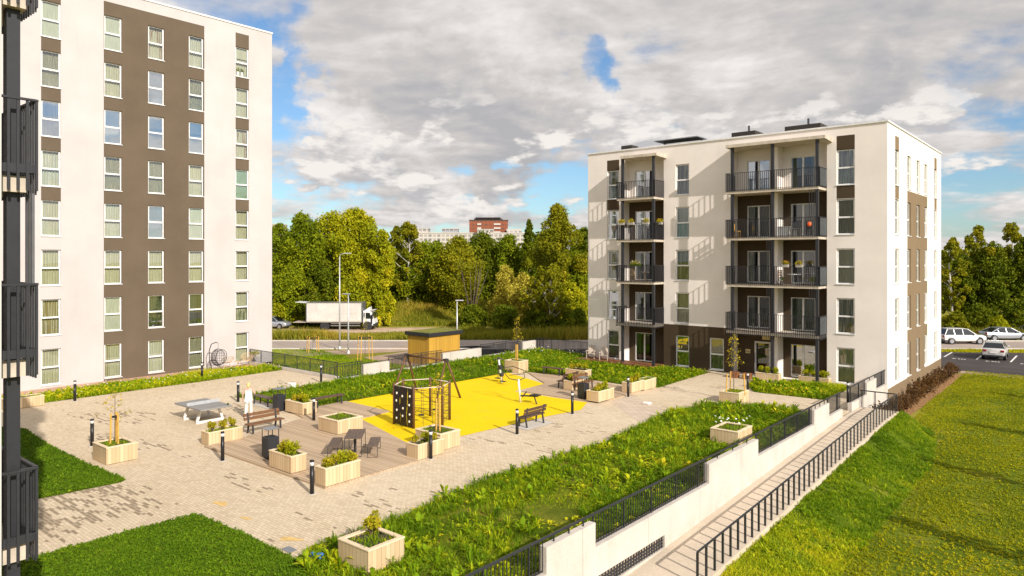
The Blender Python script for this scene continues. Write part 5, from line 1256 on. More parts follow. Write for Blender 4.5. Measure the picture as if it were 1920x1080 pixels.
for x, lab in ((-15.9, 'left'), (-14.0, 'right')):
    pp = thing('potted_plant', 'potted plant standing on the third floor right balcony floor, ' + lab + ' one', 'plant', (x, 45.15, z2)); MB().lathe([(.1, 0), (.14, .25)], 12).build('pot', 'pot_grey', pp); q, tt = leaf_cloud([(0, 0, .4)], [.2], 70, .05, .3, .2); npmesh('foliage', q, 4, 'leaf_green', tt, pp)
fb = thing('flower_box', 'box of withered leaves on the fence by the end of the tall block', 'flower box', (-47.4, 27.55, .62)); MB().bbox(-.45, -.12, 0, .45, .12, .2, .02).build('trough', 'pot_grey', fb); q, tt = leaf_cloud([(-.25, 0, .25), (.2, 0, .25)], [.2, .22], 130, .05, .3, .2); npmesh('foliage', q, 4, 'leaf_birch', tt, fb)
pp = thing('potted_plant', 'pair of white pots with green leaves on a top floor sill of the tall block', 'plant', (LX - .22, 27.15, 7 * LP + .26))
for y in (-.2, .12): MB().lathe([(.09, 0), (.11, .3)], 12, (0, y)).build('pot', 'white_plastic', pp)
q, tt = leaf_cloud([(0, -.2, .4), (0, .12, .42)], [.16, .17], 120, .05, .3, .2); npmesh('foliage', q, 4, 'leaf_green', tt, pp)

# ------------------------------------------------------------------ shed, lamps
sd = thing('bin_shed', 'ochre timber clad shed with a dark fascia and a green planted roof', 'shed', (-45.4, 43.4, ZL)); do = (-45.4, 43.4, ZL)
MB(do).box(-46.75, 41.6, ZL, -44.1, 45.3, 1.12).build('wall', 'shed_wood', sd)
rf = MB(do).bbox(-46.95, 41.4, 1.10, -43.9, 45.5, 1.40, .01).build('roof', 'charcoal_paint', sd)
MB(do).box(-46.85, 41.5, 1.402, -44.0, 45.4, 1.43).build('planting', 'sedum', rf)
def lamp_post(x, y, h, arm, lab, ang=0.):
    t = thing('street_lamp', lab, 'street lamp', (x, y, ZL)); MB().tube([(0, 0, 0), (0, 0, h * .5), (0, 0, h)], [.085, .07, .045], 10).build('pole', 'lamp_grey', t, True)
    MB().lathe([(.16, 0), (.16, .05), (.1, .3)], 12).build('foot', 'lamp_grey', t)
    if arm > .6:
        MB().tube([(0, 0, h - .02), (.1, 0, h + .18), (.4, 0, h + .28), (arm, 0, h + .3)], .035, 8).build('arm', 'lamp_grey', t, True)
        MB().bbox(arm - .1, -.12, h + .24, arm + .5, .12, h + .34, .03).build('lamp_head', 'lamp_grey', t)
    else: MB().bbox(-.15, -.13, h - .02, .6, .13, h + .08, .03).build('lamp_head', 'lamp_grey', t)
    t.rotation_euler = (0, 0, ang)
lamp_post(-58.6, 43.2, 9.2, .55 + .1, 'tallest grey street lamp with a curved arm in front of the white truck', R(40))
lamp_post(-55.35, 41.8, 5.6, 0, 'shorter grey lamp post with a flat head just right of the tallest lamp', R(200))
x, y, _ = atd(857, 600, 65); lamp_post(x, y, 5.15, 0, 'grey lamp post with a flat head standing behind the ochre shed', R(40))

# ------------------------------------------------------------------ far buildings
def far_block(name, lab, px0, px1, ytop, d, dep, mat, floors, parts=()):
    x0 = (px0 - 960) / FPX * d; x1 = (px1 - 960) / FPX * d; zt = CAM_H + (HORIZON - ytop) / FPX * d; cx, cy = ld((x0 + x1) / 2, d)
    t = thing(name, lab, 'building', (cx, cy, ZL)); t.rotation_euler = (0, 0, R(40.05)); w2 = (x1 - x0) / 2; h = zt - ZL
    MB().box(-w2, 0, 0, w2, dep, h).build('wall', mat, t); MB().box(-w2 - .3, -.3, h, w2 + .3, dep + .3, h + .6).build('roof', 'far_plain' if mat != 'far_red' else 'far_roof', t)
    return t, w2, h
far_block('apartment_building', 'long pale panel block far behind the trees', 786, 985, 437.5, 520, 14, 'far_white', 4)
t_, w2, h = far_block('tower_block', 'red brown tower block with a flat overhanging roof far behind the trees', 880, 952, 413.5, 540, 18, 'far_red', 5)
for x0_, x1_ in ((-w2 + 6, -w2 + 9.), (w2 - 10.5, w2 - 5.5)):
    for i in range(3): MB().box(x0_, -.6, h - 3.4 - i * 3, x1_, .0, h - 2.1 - i * 3).build('balcony', 'far_plain', t_)
MB().box(-w2 + 3.5, 2, h + .6, w2 - 4, 15, h + 1.6).box(-w2 + 4.6, 0, h + 1.6, w2 - 5.5, 16, h + 2.4).build('roof_storey', 'roof_brown', t_)
far_block('apartment_building', 'grey and white block end rising above the long pale panel block', 829, 858, 429.5, 560, 14, 'far_grey', 2)
far_block('apartment_building', 'small white block end at the left of the long pale panel block', 783, 803, 429, 565, 14, 'far_white', 2)
far_block('apartment_building', 'low white rooftop storey right of the red brown tower', 895, 925, 431, 515, 12, 'far_white', 1)
far_block('apartment_building', 'white block end just right of the red brown tower', 950, 978, 431, 530, 12, 'far_white', 1)
far_block('apartment_building', 'pale distant block next to the edge of the tall white block', 505, 527, 421, 500, 14, 'far_white', 4)

# ------------------------------------------------------------------ grass and meadow plants (nobody could count them)
flat = lerp_poly
def veg(name, label, parts, mat):
    V = np.concatenate([p[0] for p in parts]); t = np.concatenate([p[1] for p in parts]); return stuff(npmesh(name, V, 3, mat, t), label, 'grass')
clump = lambda f, ph, th: (lambda x, y: wob(x, y, f, ph) > th)
veg('lawn_grass', 'short dark green lawn at the bottom left in front of the paving', [blades(LAWN_B, 1500, .055, .018, flat(.008), .4, 2.5, 1, 1.3, .30, .16), rosettes(LAWN_B, 9000, .055, flat(.02), .46, 6, .6, .34), rosettes(LAWN_B, 2500, .085, flat(.02), .36, 9, .75, .10)], 'grass_lawn')
veg('lawn_grass', 'short dark green lawn patch behind the near balconies', [blades(LAWN_A, 700, .06, .026, flat(.008), .4, 2.5, 2, 1.3, .30, .16), rosettes(LAWN_A, 5200, .07, flat(.02), .46, 6, .6, .34), rosettes(LAWN_A, 1500, .10, flat(.02), .36, 9, .75, .10)], 'grass_lawn')
veg('meadow_plants', 'tall unmown meadow strip along the barred railing', [
    blades(MEAD_C, 420, .13, .022, flat(.0), .85, 1.3, 3, 1.2, .30, .32, 1.0), rosettes(MEAD_C, 4800, .24, flat(.0), .30, 14, .70, .05, clump(1.2, 21, -.42), .28), rosettes(MEAD_C, 900, .40, flat(.0), .26, 16, .74, .045, clump(.9, 7, .0)),
    rosettes(MEAD_C, 5200, .14, flat(.03), .58, 9, .6, .17, clump(.8, 2, .12)), rosettes(MEAD_C, 1300, .12, flat(.03), .92, 8, .5, .24, clump(1.3, 5, .15)), rosettes(MEAD_C, 420, .36, flat(.03), .60, 10, .7, .15, clump(1.1, 6, .1))], 'grass_meadow')
veg('lawn_plants', 'long lawn of grass and weeds behind the yellow surface', [
    blades(LAWN_E, 330, .12, .034, flat(.0), .6, .9, 7, 1.1, .28, .26, .15), rosettes(LAWN_E, 3400, .26, flat(.0), .30, 12, .7, .08), rosettes(LAWN_E, 3800, .14, flat(.02), .52, 8, .5, .24, clump(.5, 8, -.15)), rosettes(LAWN_E, 2600, .17, flat(.05), .62, 8, .8, .2, lambda x, y: (y > 38) & (wob(x, y, .8, 3) > -.3))], 'grass_meadow')
veg('meadow_plants', 'flowering meadow strip along the foot of the tall block', [
    blades(MEAD_G, 420, .22, .036, flat(.0), .6, 1.0, 9, .6, .50, .22), rosettes(MEAD_G, 1100, .24, flat(.05), .72, 8, 1.0, .22)], 'grass_meadow')
veg('bed_plants', 'bed of low weeds and yellow flowers in front of the cream block', [
    blades(BED_D, 420, .20, .034, flat(.0), .6, 1.2, 11, .6, .50, .2), rosettes(BED_D, 420, .24, flat(.04), .66, 8, .9, .24)], 'grass_meadow')
def dry(vt):                                                 # the lower end of the bank is sun-dried
    V, t = vt; y = V.reshape(-1, 3, 3)[:, 0, 1]; x = V.reshape(-1, 3, 3)[:, 0, 0]; f = np.clip((25.5 + wob(x, y, .8, 3) * 2 - y) / 4, 0, 1); return V, np.clip(t + f * .55, 0, 1)
def dry2(vt):
    V, t = vt; q = V.reshape(-1, 3, 3)[:, 0]; f = np.clip((25.5 + wob(q[:, 0], q[:, 1], .8, 3) * 2 - q[:, 1]) / 4, 0, 1); return V, np.clip(t + f * .56, 0, 1)
BANK = [(-8.3, 8), (-8.28, 42.9), (-7.3, 42.9), (-6.6, 40), (-6.0, 36), (-5.9, 8)]
veg('bank_grass', 'rough grass on the bank below the ramp railing', [dry(blades(BANK, 700, .08, .024, bank_z, .7, 1.8, 13, 1.4, .26, .30, .6)), dry2(rosettes(BANK, 5200, .17, bank_z, .25, 13, .62, .065, clump(1.6, 23, -.45), .24)), rosettes(BANK, 300, .14, bank_z, .5, 8, .5, .24)], 'grass_meadow')
LR = [(-6.4, 9), (-6.2, 36), (-6.9, 40), (-8.4, 42.8), (-8.85, 50), (-8.9, 67.2), (-2, 67), (1.5, 40), (1.5, 9)]
veg('lawn_grass', 'wide sunlit lawn at the right below the bank', [blades(LR, 420, .05, .030, flat(ZL), .5, 1.6, 15, 1.3, .32, .26, .2), rosettes(LR, 15000, .085, flat(ZL), .42, 6, .55, .26, None, .26), rosettes(LR, 5000, .12, flat(ZL), .34, 9, .7, .09, clump(.8, 9, -.1)), rosettes(LR, 2600, .09, flat(ZL), .50, 7, .4, .28, clump(.9, 4, .1))], 'grass_bright')
E1 = [ld(-34, 60.5), ld(-20.5, 60), ld(-14, 62.5), ld(-15.5, 66.3), ld(-19.5, 70.4), ld(-34, 70.7)]
veg('verge_grass', 'mown verge with the young trees beside the street', [blades(E1, 120, .12, .07, flat(ZL), .4, .6, 4, .6, .42, .2)], 'grass_meadow')
E2 = [(-48, 28.2), (-40.2, 28.2), (-40.2, 41), (-44, 40), (-52.3, 40.8), (-51.5, 36), (-56, 33), (-56, 28)]
veg('verge_grass', 'green strip behind the barred fences of the courtyard', [blades(E2, 120, .12, .06, flat(ZL), .4, .6, 6, .6, .45, .2)], 'grass_meadow')
T1 = [ld(-36, 78.1), ld(14, 78.1), ld(14, 84.5), ld(8, 88.5), ld(0, 87.5), ld(-12, 85.2), ld(-20, 83.2), ld(-36, 84.2)]
veg('tall_grass', 'tall reddish dry grass between the street and the dirt road', [blades(T1, 70, .85, .10, flat(ZL), .7, .35, 8, .45, .50, .30), blades([ld(-36, 78.1), ld(14, 78.1), ld(14, 80.2), ld(-36, 80.2)], 80, .3, .10, flat(ZL), .4, .5, 2, .6, .35, .2)], 'grass_dry')
def rise_z(x, y): return FH(-x * S_ + y * C_)
T2 = [ld(-22, 94.0), ld(12, 93), ld(16, 84), ld(18, 112), ld(-22, 112)]
veg('tall_grass', 'green and rusty wild grass below the trees right of the truck', [blades(T2, 55, .75, .14, rise_z, .8, .3, 12, .5, .36, .32)], 'grass_dry')
T3 = [ld(40, 79.5), ld(72, 79.5), ld(72, 92), ld(40, 92)]
veg('tall_grass', 'shaded wild grass behind the parked cars on the right', [blades(T3, 40, .8, .14, flat(ZL), .6, .3, 14, .5, .35, .2)], 'grass_dry')
T4 = [ld(36, 68.8), ld(72, 66.3), ld(72, 70.4), ld(36, 70.6)]
veg('verge_grass', 'grass verge between the parking lot and the street', [blades(T4, 150, .12, .07, flat(ZL), .4, .6, 3, .6, .5, .2)], 'grass_bright')
# small flowers
def flowers(label, poly, n, z0, z1, size, mat, sel=None):
    x, y = sample(poly, n)
    if sel is not None: k_ = sel(x, y); x, y = x[k_], y[k_]
    n = len(x); z = rng.uniform(z0, z1, n); c = np.stack([x, y, z], 1); q = []
    for a in range(2):
        t = rng.uniform(0, 3.14, n); u = np.stack([np.cos(t), np.sin(t), rng.uniform(-.4, .4, n)], 1) * size; v = np.stack([-np.sin(t), np.cos(t), rng.uniform(-.2, .8, n)], 1) * size
        q.append(np.stack([c - u, c - v, c + u, c + v], 1).reshape(-1, 3))
    stuff(npmesh('wild_flowers', np.concatenate(q), 4, mat, None), label, 'flowers')
flowers('white flower heads in the meadow strip along the tall block', MEAD_G, 110, .2, .4, .035, 'white_flower')
flowers('yellow flower heads in the meadow strip along the tall block', MEAD_G, 600, .15, .38, .035, 'yellow_flower')
flowers('white flowers in the back corner of the long lawn', LAWN_E, 1500, .25, .45, .05, 'white_flower', lambda x, y: (y > 44) & (x < -31.5) & (wob(x, y, 1.4, 2) > .1))
flowers('yellow flowers scattered through the long lawn', LAWN_E, 900, .15, .4, .035, 'yellow_flower', lambda x, y: (wob(x, y, .9, 6) > .2))
flowers('yellow flowers in the bed before the cream block', BED_D, 220, .2, .4, .045, 'yellow_flower', lambda x, y: (x > -15) & (y < 42.5))
flowers('white flowers in the meadow near the railing planter', [(-14.2, 30.4), (-12.8, 31), (-12.9, 32.8), (-13.9, 32.2)], 40, .2, .5, .05, 'white_flower')
# hedge by the basement wall, each bush its own
sheet('mulch_bed', [(-10.05, 41.2), (-9.0, 41.4), (-8.8, 52), (-8.9, 64.5), (-10.1, 65.5)], ZL + .03, 'mulch')
def hedge_bush(seed):
    random.seed(seed); o = thing('hedge_bush', 'x', 'shrub', group='dark bushes along the basement wall'); cs = [(random.uniform(-.22, .22), random.uniform(-.3, .3), random.uniform(.25, .75)) for _ in range(7)]
    q, t = leaf_cloud(cs, [random.uniform(.16, .27) for _ in cs], 330, .05, .2, .2, -.2, 1.3); npmesh('foliage', q, 4, 'leaf_hedge', t, o); b = MB()
    for c in cs: b.tube([(0, 0, 0), (c[0] * .5, c[1] * .5, c[2] * .5), (c[0] * 1.2, c[1] * 1.2, c[2] + .25)], [.014, .01, .004], 4)
    b.build('stem', 'bark', o); return o
HB = [hedge_bush(3), hedge_bush(4), hedge_bush(5)]
for i in range(32):
    y = 42.0 + i * .72; place(HB[i % 3], (-9.55 + random.uniform(-.15, .12), y, ZL), random.uniform(0, 6), 'dark reddish bush in the mulch along the tan basement wall of the cream block', None, random.uniform(.85, 1.25))

# ------------------------------------------------------------------ trees
def tree(label, px, d, ytop, wpx, leafmat, n=3600, size=.30, base=.12, style='round', trunkmat='bark', group='trees beyond the street', name='tree', sparse=1., seed=None, ybase=None, zb=ZL):
    seed = seed if seed is not None else int(px * 7 + ytop); rd = random.Random(seed)
    zb = zb if px > 1200 else float(FH(d)); x, y, zt = atd(px, ytop, d); h = zt - zb; r = wpx / 2 / FPX * d * {'poplar': 1.35, 'birch': 1.55, 'bush': 1.3, 'fan': 1.1}.get(style, 1.36)
    t = thing(name, label, 'bush' if name == 'bush' else 'tree', (x, y, zb), 0, group); cs, rs = [], []
    nb_ = {'round': 76, 'willow': 80, 'poplar': 130, 'birch': 95, 'bush': 26, 'fan': 40}[style]
    k1, k2, k3 = rd.uniform(0, 6), rd.uniform(0, 6), rd.uniform(0, 6)
    def env_(u, a):
        if style == 'poplar': e = (1 - u) ** .66 * (u + .06) ** .2 * 1.2
        elif style == 'birch': e = math.sin(math.pi * (.10 + .87 * u)) ** .75 * (1.1 - .3 * u)
        elif style == 'fan': e = .25 + .75 * u
        elif style == 'willow': e = max(0., 1 - u ** 3.2) ** .5 * (.88 + .14 * math.sin(3 * u + k1))
        else: e = math.sin(math.pi * min(.985, .20 + u * .785)) ** .55
        return r * e * (1 + .14 * math.sin(2 * a + k1 + 3 * u) + .10 * math.sin(3 * a + k2 - 5 * u) + .08 * math.sin(9 * u + k3))
    for i in range(nb_):
        u = (i + rd.random()) / nb_; z = h * (base + (1 - base) * u * .985); a = rd.uniform(0, 6.283); e = env_(u, a)
        lo, hi = {'poplar': (.09, .20), 'birch': (.07, .16)}.get(style, (.13, .27)); br = max(r * .06, min(r * rd.uniform(lo, hi), max(e, .3) * .8))
        q = max(0, e - br * .8) * (rd.uniform(.25, 1.12) if style in ('poplar', 'birch', 'fan') else rd.uniform(.6, 1.0))
        cs.append((math.cos(a) * q, math.sin(a) * q, min(z, h - br * .6))); rs.append(br)
    if style not in ('birch', 'fan', 'poplar'):
        for u in (.25, .45, .65): cs.append((0, 0, h * (base + (1 - base) * u))); rs.append(env_(u, 0) * .62)
    n = n * 3.9; size = size * .53
    q, tt = leaf_cloud(cs, rs, int(n * sparse), size, .35, .45, {'willow': .5, 'birch': .3}.get(style, .1), 1.15 if style != 'bush' else .9, {'willow': 1.35}.get(style, 1.15))
    # colour drifts over the crown as the sorts of leaves do; twigs let some sky through
    npmesh('crown', q, 4, leafmat, tt, t)
    b = MB(); tr = max(.07, h * .014)
    lean = rd.uniform(-.04, .04) * h
    if style == 'fan':
        for i in range(13):
            a = rd.uniform(0, 6.28); q_ = r * rd.uniform(.3, 1.05); b.tube([(0, 0, -.1), (math.cos(a) * q_ * .35, math.sin(a) * q_ * .35, h * .4), (math.cos(a) * q_, math.sin(a) * q_, h * rd.uniform(.8, 1.02))], [.10, .07, .02], 6)
    else:
        b.tube([(0, 0, -.2), (lean * .4, 0, h * .35), (lean, lean * .5, h * .7), (lean * .7, 0, h * .97)], [tr * 1.3, tr, tr * .55, .02], 8)
        for c, r_ in list(zip(cs, rs))[:nb_:3]:
            z0 = max(h * .12, c[2] - math.hypot(c[0], c[1]) * .9); b.tube([(lean * z0 / h, 0, z0), (c[0] * .55, c[1] * .55, (z0 + c[2]) / 2 + .1), c], [tr * .42, tr * .28, .015], 5)
    b.build('trunk', trunkmat, t, True); return t
TREES = [
 ('dark green tree at the edge of the tall white block', 524, 101, 421, 72, 'leaf_green', 4200, .30, 'round'),
 ('bright green tree rising behind the back of the truck', 568, 98, 404, 92, 'leaf_green', 5200, .30, 'round'),
 ('broad bright tree behind the middle of the truck', 622, 103, 404, 96, 'leaf_willow', 5600, .30, 'round'),
 ('large golden green willow above the truck cab', 672, 97, 397, 108, 'leaf_willow', 8200, .30, 'willow'),
 ('yellow green willow leaning right of the truck cab', 716, 95, 432, 56, 'leaf_willow', 3400, .28, 'willow'),
 ('rusty topped birch with pale trunk right of the golden willow', 764, 110, 418, 66, 'leaf_birch', 3000, .28, 'birch'),
 ('second thinner birch beside the rusty topped birch', 742, 112, 424, 40, 'leaf_birch', 1800, .28, 'birch'),
 ('mid green tree below the left end of the long pale block', 806, 112, 456, 88, 'leaf_green', 3800, .32, 'round'),
 ('olive tree below the grey block end', 856, 106, 448, 88, 'leaf_birch', 4200, .30, 'round'),
 ('dark tree below the red brown tower', 908, 120, 441, 88, 'leaf_dark', 4200, .34, 'round'),
 ('green tree right below the end of the pale block', 955, 118, 443, 70, 'leaf_green', 3200, .34, 'round'),
 ('narrow dark tree left of the tallest tree', 992, 113, 411, 40, 'leaf_dark', 2600, .30, 'poplar'),
 ('tallest tree with a loose pointed crown near the cream block', 1046, 96, 383, 116, 'leaf_birch', 8200, .26, 'poplar'),
 ('dark tree behind the tallest tree', 1018, 116, 436, 64, 'leaf_dark', 3000, .34, 'round'),
 ('dark tree touching the corner of the cream block', 1094, 106, 430, 56, 'leaf_dark', 3200, .32, 'round'),
 ('low dark tree right under the tallest tree', 1078, 96, 475, 60, 'leaf_green', 2600, .28, 'round'),
 ('silvery willow bush in the middle of the wood', 948, 98, 500, 54, 'leaf_silver', 2200, .24, 'willow'),
 ('pale willow right of the fan shaped willow', 982, 92, 512, 44, 'leaf_silver', 1700, .22, 'willow'),
 ('fan shaped willow with many bare stems', 884, 93, 489, 76, 'leaf_birch', 900, .22, 'fan'),
 ('young birch in front of the dark wood, left one', 1000, 88, 520, 38, 'leaf_birch', 1500, .20, 'birch'),
 ('young birch in front of the dark wood, right one', 1030, 86, 506, 44, 'leaf_birch', 1900, .20, 'birch'),
 ('bushy young tree nearest the cream block', 1070, 88, 530, 52, 'leaf_willow', 2000, .22, 'round'),
 ('dark round bush tree behind the truck cab', 745, 112, 496, 66, 'leaf_dark', 2800, .28, 'round'),
 ('dark tree behind the lamp post of the shed', 820, 111, 500, 90, 'leaf_dark', 3600, .28, 'round'),
 ('dark low tree at the left of the truck box', 545, 94, 500, 66, 'leaf_green', 2800, .28, 'round'),
 ('low tree hidden behind the truck box', 610, 96, 490, 84, 'leaf_dark', 3000, .30, 'round'),
 ('low green tree behind the truck cab', 692, 98, 505, 58, 'leaf_green', 2600, .26, 'round'),
 ('yellow birch by the end of the cream block', 1786, 90, 446, 48, 'leaf_birch', 2600, .24, 'birch'),
 ('tall thin crowned birch behind the white estate car', 1832, 93, 424, 62, 'leaf_birch', 2200, .26, 'birch'),
 ('second tall birch above the silver car', 1896, 94, 419, 60, 'leaf_birch', 2400, .26, 'birch'),
 ('dark tree at the right border', 1925, 90, 448, 64, 'leaf_dark', 3200, .28, 'round'),
 ('dark tree between the two tall birches', 1862, 91, 462, 80, 'leaf_dark', 3800, .28, 'round'),
 ('dark tree beside the yellow birch', 1806, 92, 480, 54, 'leaf_dark', 2600, .28, 'round'),
]
for lab, px, d, yt, wp, mt, n, s_, st in TREES:
    tree(lab, px, d, yt, wp, mt, n, s_, {'round': .06, 'willow': .04, 'poplar': .10, 'birch': .22, 'fan': .45}[st], st, 'birch_bark' if st == 'birch' else 'bark')
for lab, px, d, yt, wp, mt in (('dark bush at the foot of the fan shaped willow', 888, 90, 572, 56, 'leaf_dark'), ('dark bush at the foot of the young birches', 945, 87, 574, 60, 'leaf_dark'),
    ('dark bush between the young birches', 1012, 87, 578, 60, 'leaf_dark'), ('dark bush nearest the cream block', 1080, 85, 580, 60, 'leaf_dark'), ('bush behind the grey car beside the truck', 525, 93, 560, 44, 'leaf_willow'),
    ('yellow green bush behind the white estate car', 1790, 84, 585, 44, 'leaf_birch'), ('round yellow bush behind the silver car', 1872, 83, 592, 34, 'leaf_willow'), ('dark bush behind the silver car', 1905, 85, 560, 56, 'leaf_dark'), ('dark bush behind the estate car bonnet', 1838, 86, 572, 60, 'leaf_dark')):
    tree(lab, px, d, yt, wp, mt, 1300, .24, .05, 'bush', group='bushes under the trees', name='bush')
# the wood behind, one mass
cs, rs = [], []
for px in list(range(470, 1130, 13)) + list(range(1745, 2000, 13)):
    for d in (128, 146):
        top = 468 + 10 * math.sin(px * .06 + d) + random.uniform(-8, 8) if px < 1500 else 478 + random.uniform(-6, 6)
        x, y, zt = atd(px + random.uniform(-8, 8), top, d)
        for zz_ in np.linspace(zt - 2.0, ZL + 1.5, 5): cs.append((x + random.uniform(-1, 1), y + random.uniform(-1, 1), zz_)); rs.append(random.uniform(1.6, 2.5))
q, tt = leaf_cloud(cs, rs, 42000, .42, .3, .5, .1)
stuff(npmesh('wood', q, 4, 'leaf_dark', tt), 'dark wood closing the view behind the nearer trees', 'wood')
cs, rs = [], []
for px in range(-200, 2300, 16):
    x, y, zt = atd(px + random.uniform(-8, 8), 474 + random.uniform(-5, 4), 420)
    for zz_ in np.linspace(zt - 3, 2, 3): cs.append((x + random.uniform(-4, 4), y + random.uniform(-4, 4), zz_)); rs.append(random.uniform(3.5, 6))
q, tt = leaf_cloud(cs, rs, 30000, 1.1, .3, .5, .1)
stuff(npmesh('distant_wood', q, 4, 'leaf_green', tt), 'distant line of woods on the horizon', 'wood')
x0, y0 = ld(120, 260); hl = []
hill = MB(); pts = []
for i in range(13):
    for j in range(9):
        l, d = 90 + i * 22, 190 + j * 22; z = ZL - .5 + 10.6 * math.sin(math.pi * j / 8) * math.sin(math.pi * i / 12) ** .3
        pts.append((*ld(l, d), z))
hill.add(pts, [(i * 9 + j, i * 9 + j + 1, (i + 1) * 9 + j + 1, (i + 1) * 9 + j) for i in range(12) for j in range(8)]); MAT_h = ground('yellow_field', [(.3, (.24, .19, .02)), (.6, (.34, .25, .03)), (.8, (.22, .22, .03))], .05, .5)
struct(hill.build('hill', 'yellow_field', smooth=True))
# trees outside the right edge whose thin shadows fall across the lawn
def shade_tree(x, y, h, lab):
    t = thing('tree', lab, 'tree', (x, y, ZL), 0, 'slim trees right of the lawn'); rd = random.Random(int(y * 10)); cs, rs = [], []
    for i in range(13): u = .35 + .65 * i / 12; a = i * 2.4; r = .75 * (1.1 - u); cs.append((math.cos(a) * r, math.sin(a) * r, h * u)); rs.append(.32)
    q, tt = leaf_cloud(cs, rs, 520, .12, .2, .3); npmesh('crown', q, 4, 'leaf_green', tt, t); MB().tube([(0, 0, 0), (0, 0, h)], [.06, .015], 6).build('trunk', 'bark', t)
for x, y, h in ((2.0, 17.3, 4.2), (1.6, 25.2, 4.3), (1.4, 33.8, 4.6), (1.5, 43.5, 4.4), (1.6, 55., 4.4)): shade_tree(x, y, h, 'slim young tree on the lawn just outside the right border')

# ------------------------------------------------------------------ vehicles
def make_car(label, paint_, kind, loc, rz, scale=1.):
    """front towards +x, length about 4.6 m; lofted body, glass band, roof, lamps, wheels"""
    t = thing('parked_car', label, 'car', loc)
    L = {'estate': 4.6, 'sedan': 4.9, 'hatch': 4.2}[kind]; W = .90
    if kind == 'estate': Hh, belt, st = 1.62, .98, [(-2.25, .62, .95, .74), (-2.2, .36, 1.0, .84), (-1.4, .26, 1.0, .9), (0, .24, .98, .9), (1.0, .26, .97, .9), (1.75, .28, .92, .86), (2.2, .34, .80, .74), (2.3, .45, .65, .62)]; roof = [(-2.18, .98, 1.02), (-1.85, .98, 1.58), (-.6, .98, 1.63), (.25, .98, 1.58), (1.12, .95, 1.0)]
    elif kind == 'sedan': Hh, belt, st = 1.45, .92, [(-2.45, .55, .86, .72), (-2.38, .36, .96, .82), (-1.6, .24, .96, .9), (0, .22, .93, .92), (1.2, .24, .90, .9), (1.9, .26, .82, .86), (2.35, .32, .72, .74), (2.45, .42, .6, .62)]; roof = [(-1.95, .95, .98), (-1.05, .95, 1.38), (-.3, .93, 1.45), (.35, .92, 1.41), (1.25, .90, .94)]
    else: Hh, belt, st = 1.55, .98, [(-2.05, .60, .98, .76), (-2.0, .36, 1.04, .86), (-1.3, .26, 1.03, .9), (0, .24, 1.0, .9), (.9, .26, .98, .9), (1.6, .28, .92, .86), (2.0, .36, .78, .74), (2.1, .45, .62, .62)]; roof = [(-1.98, 1.02, 1.06), (-1.6, 1.02, 1.50), (-.5, 1.0, 1.57), (.2, .99, 1.52), (1.05, .96, 1.0)]
    b = MB(); vs = []; sec = 10
    for x, zb, zt, hw in st:
        ring = [(-.72, 0), (-.96, .14), (-1, .45), (-.97, .8), (-.86, 1), (.86, 1), (.97, .8), (1, .45), (.96, .14), (.72, 0)]
        for u, v in ring: vs.append((x, u * hw, zb + (zt - zb) * v + (0.02 if v == 1 else 0)))
    fs = [(i * sec + j, i * sec + (j + 1) % sec, (i + 1) * sec + (j + 1) % sec, (i + 1) * sec + j) for i in range(len(st) - 1) for j in range(sec)] + [tuple(range(sec))[::-1], tuple((len(st) - 1) * sec + j for j in range(sec))]
    b.add(vs, fs); bo = b.build('body', paint_, t, True); bo.modifiers.new('e', 'EDGE_SPLIT').split_angle = R(40)
    g_ = MB(); vs = []
    for x, zb, zt in roof:
        k_ = (zt - zb) / (Hh - belt); hw0 = .83; hw1 = .83 - .20 * min(1, max(0, k_))
        vs += [(x, -hw0, zb), (x, -hw1, zt), (x, hw1, zt), (x, hw0, zb)]
    fs = [(i * 4 + j, i * 4 + j + 1, (i + 1) * 4 + j + 1, (i + 1) * 4 + j) for i in range(len(roof) - 1) for j in range(3)]; g_.add(vs, fs); go_ = g_.build('windows', 'car_glass', t)
    r_ = MB(); i0, i1 = 1, len(roof) - 2
    for i in range(i0, i1):
        (xa, _, za), (xb, _, zb2) = roof[i], roof[i + 1]; r_.add([(xa, -.66, za - .03), (xa, .66, za - .03), (xb, .66, zb2 - .03), (xb, -.66, zb2 - .03), (xa, -.60, za + .025), (xa, .60, za + .025), (xb, .60, zb2 + .025), (xb, -.60, zb2 + .025)], [(4, 5, 6, 7), (0, 4, 7, 3), (1, 2, 6, 5), (0, 1, 5, 4), (3, 7, 6, 2)])
    ro_ = r_.build('roof', paint_, t)
    for sy in (-1, 1):
        for (xa, za, xb, zb2) in ((roof[0][0], roof[0][2] - .03, roof[1][0], roof[1][2]), (roof[-1][0], roof[-1][2] - .02, roof[-2][0], roof[-2][2]), (-.25, belt - .02, -.3, Hh - .06), (-1.15, belt, -1.2, Hh - .12)):
            ya = sy * .835; yb = sy * .66; MB().bar((xa, ya, za), (xb, yb, zb2), .07, .035, up=(0, sy, .2)).build('pillar', paint_, t)
    xf, xr = st[-1][0], st[0][0]
    for sy in (-1, 1):
        MB().bbox(xf - .32, sy * .62 - .14, .62, xf - .10, sy * .62 + .14, .76, .03).build('headlight', 'headlight', t)
        MB().bbox(xr - .03, sy * .66 - .14, .74, xr + .12, sy * .66 + .14, .92, .02).build('taillight', 'taillight', t)
        MB().bbox(.78, sy * .95 - .09, .98, .92, sy * .95 + .09, 1.1, .03).build('wing_mirror', paint_, t)
        MB().bbox(-.55, sy * .905 - .01, .80, -.40, sy * .905 + .012, .83, .005).build('door_handle', paint_, t)
    MB().box(xr - .045, -.26, .62 if kind == 'hatch' else .55, xr + .05, .26, .73 if kind == 'hatch' else .66).build('number_plate', 'number_plate', t)
    MB().box(xr - .02, -.7, .32, xr + .3, .7, .46).box(xf - .25, -.6, .30, xf - .02, .6, .48).build('bumper', 'charcoal_paint', t)
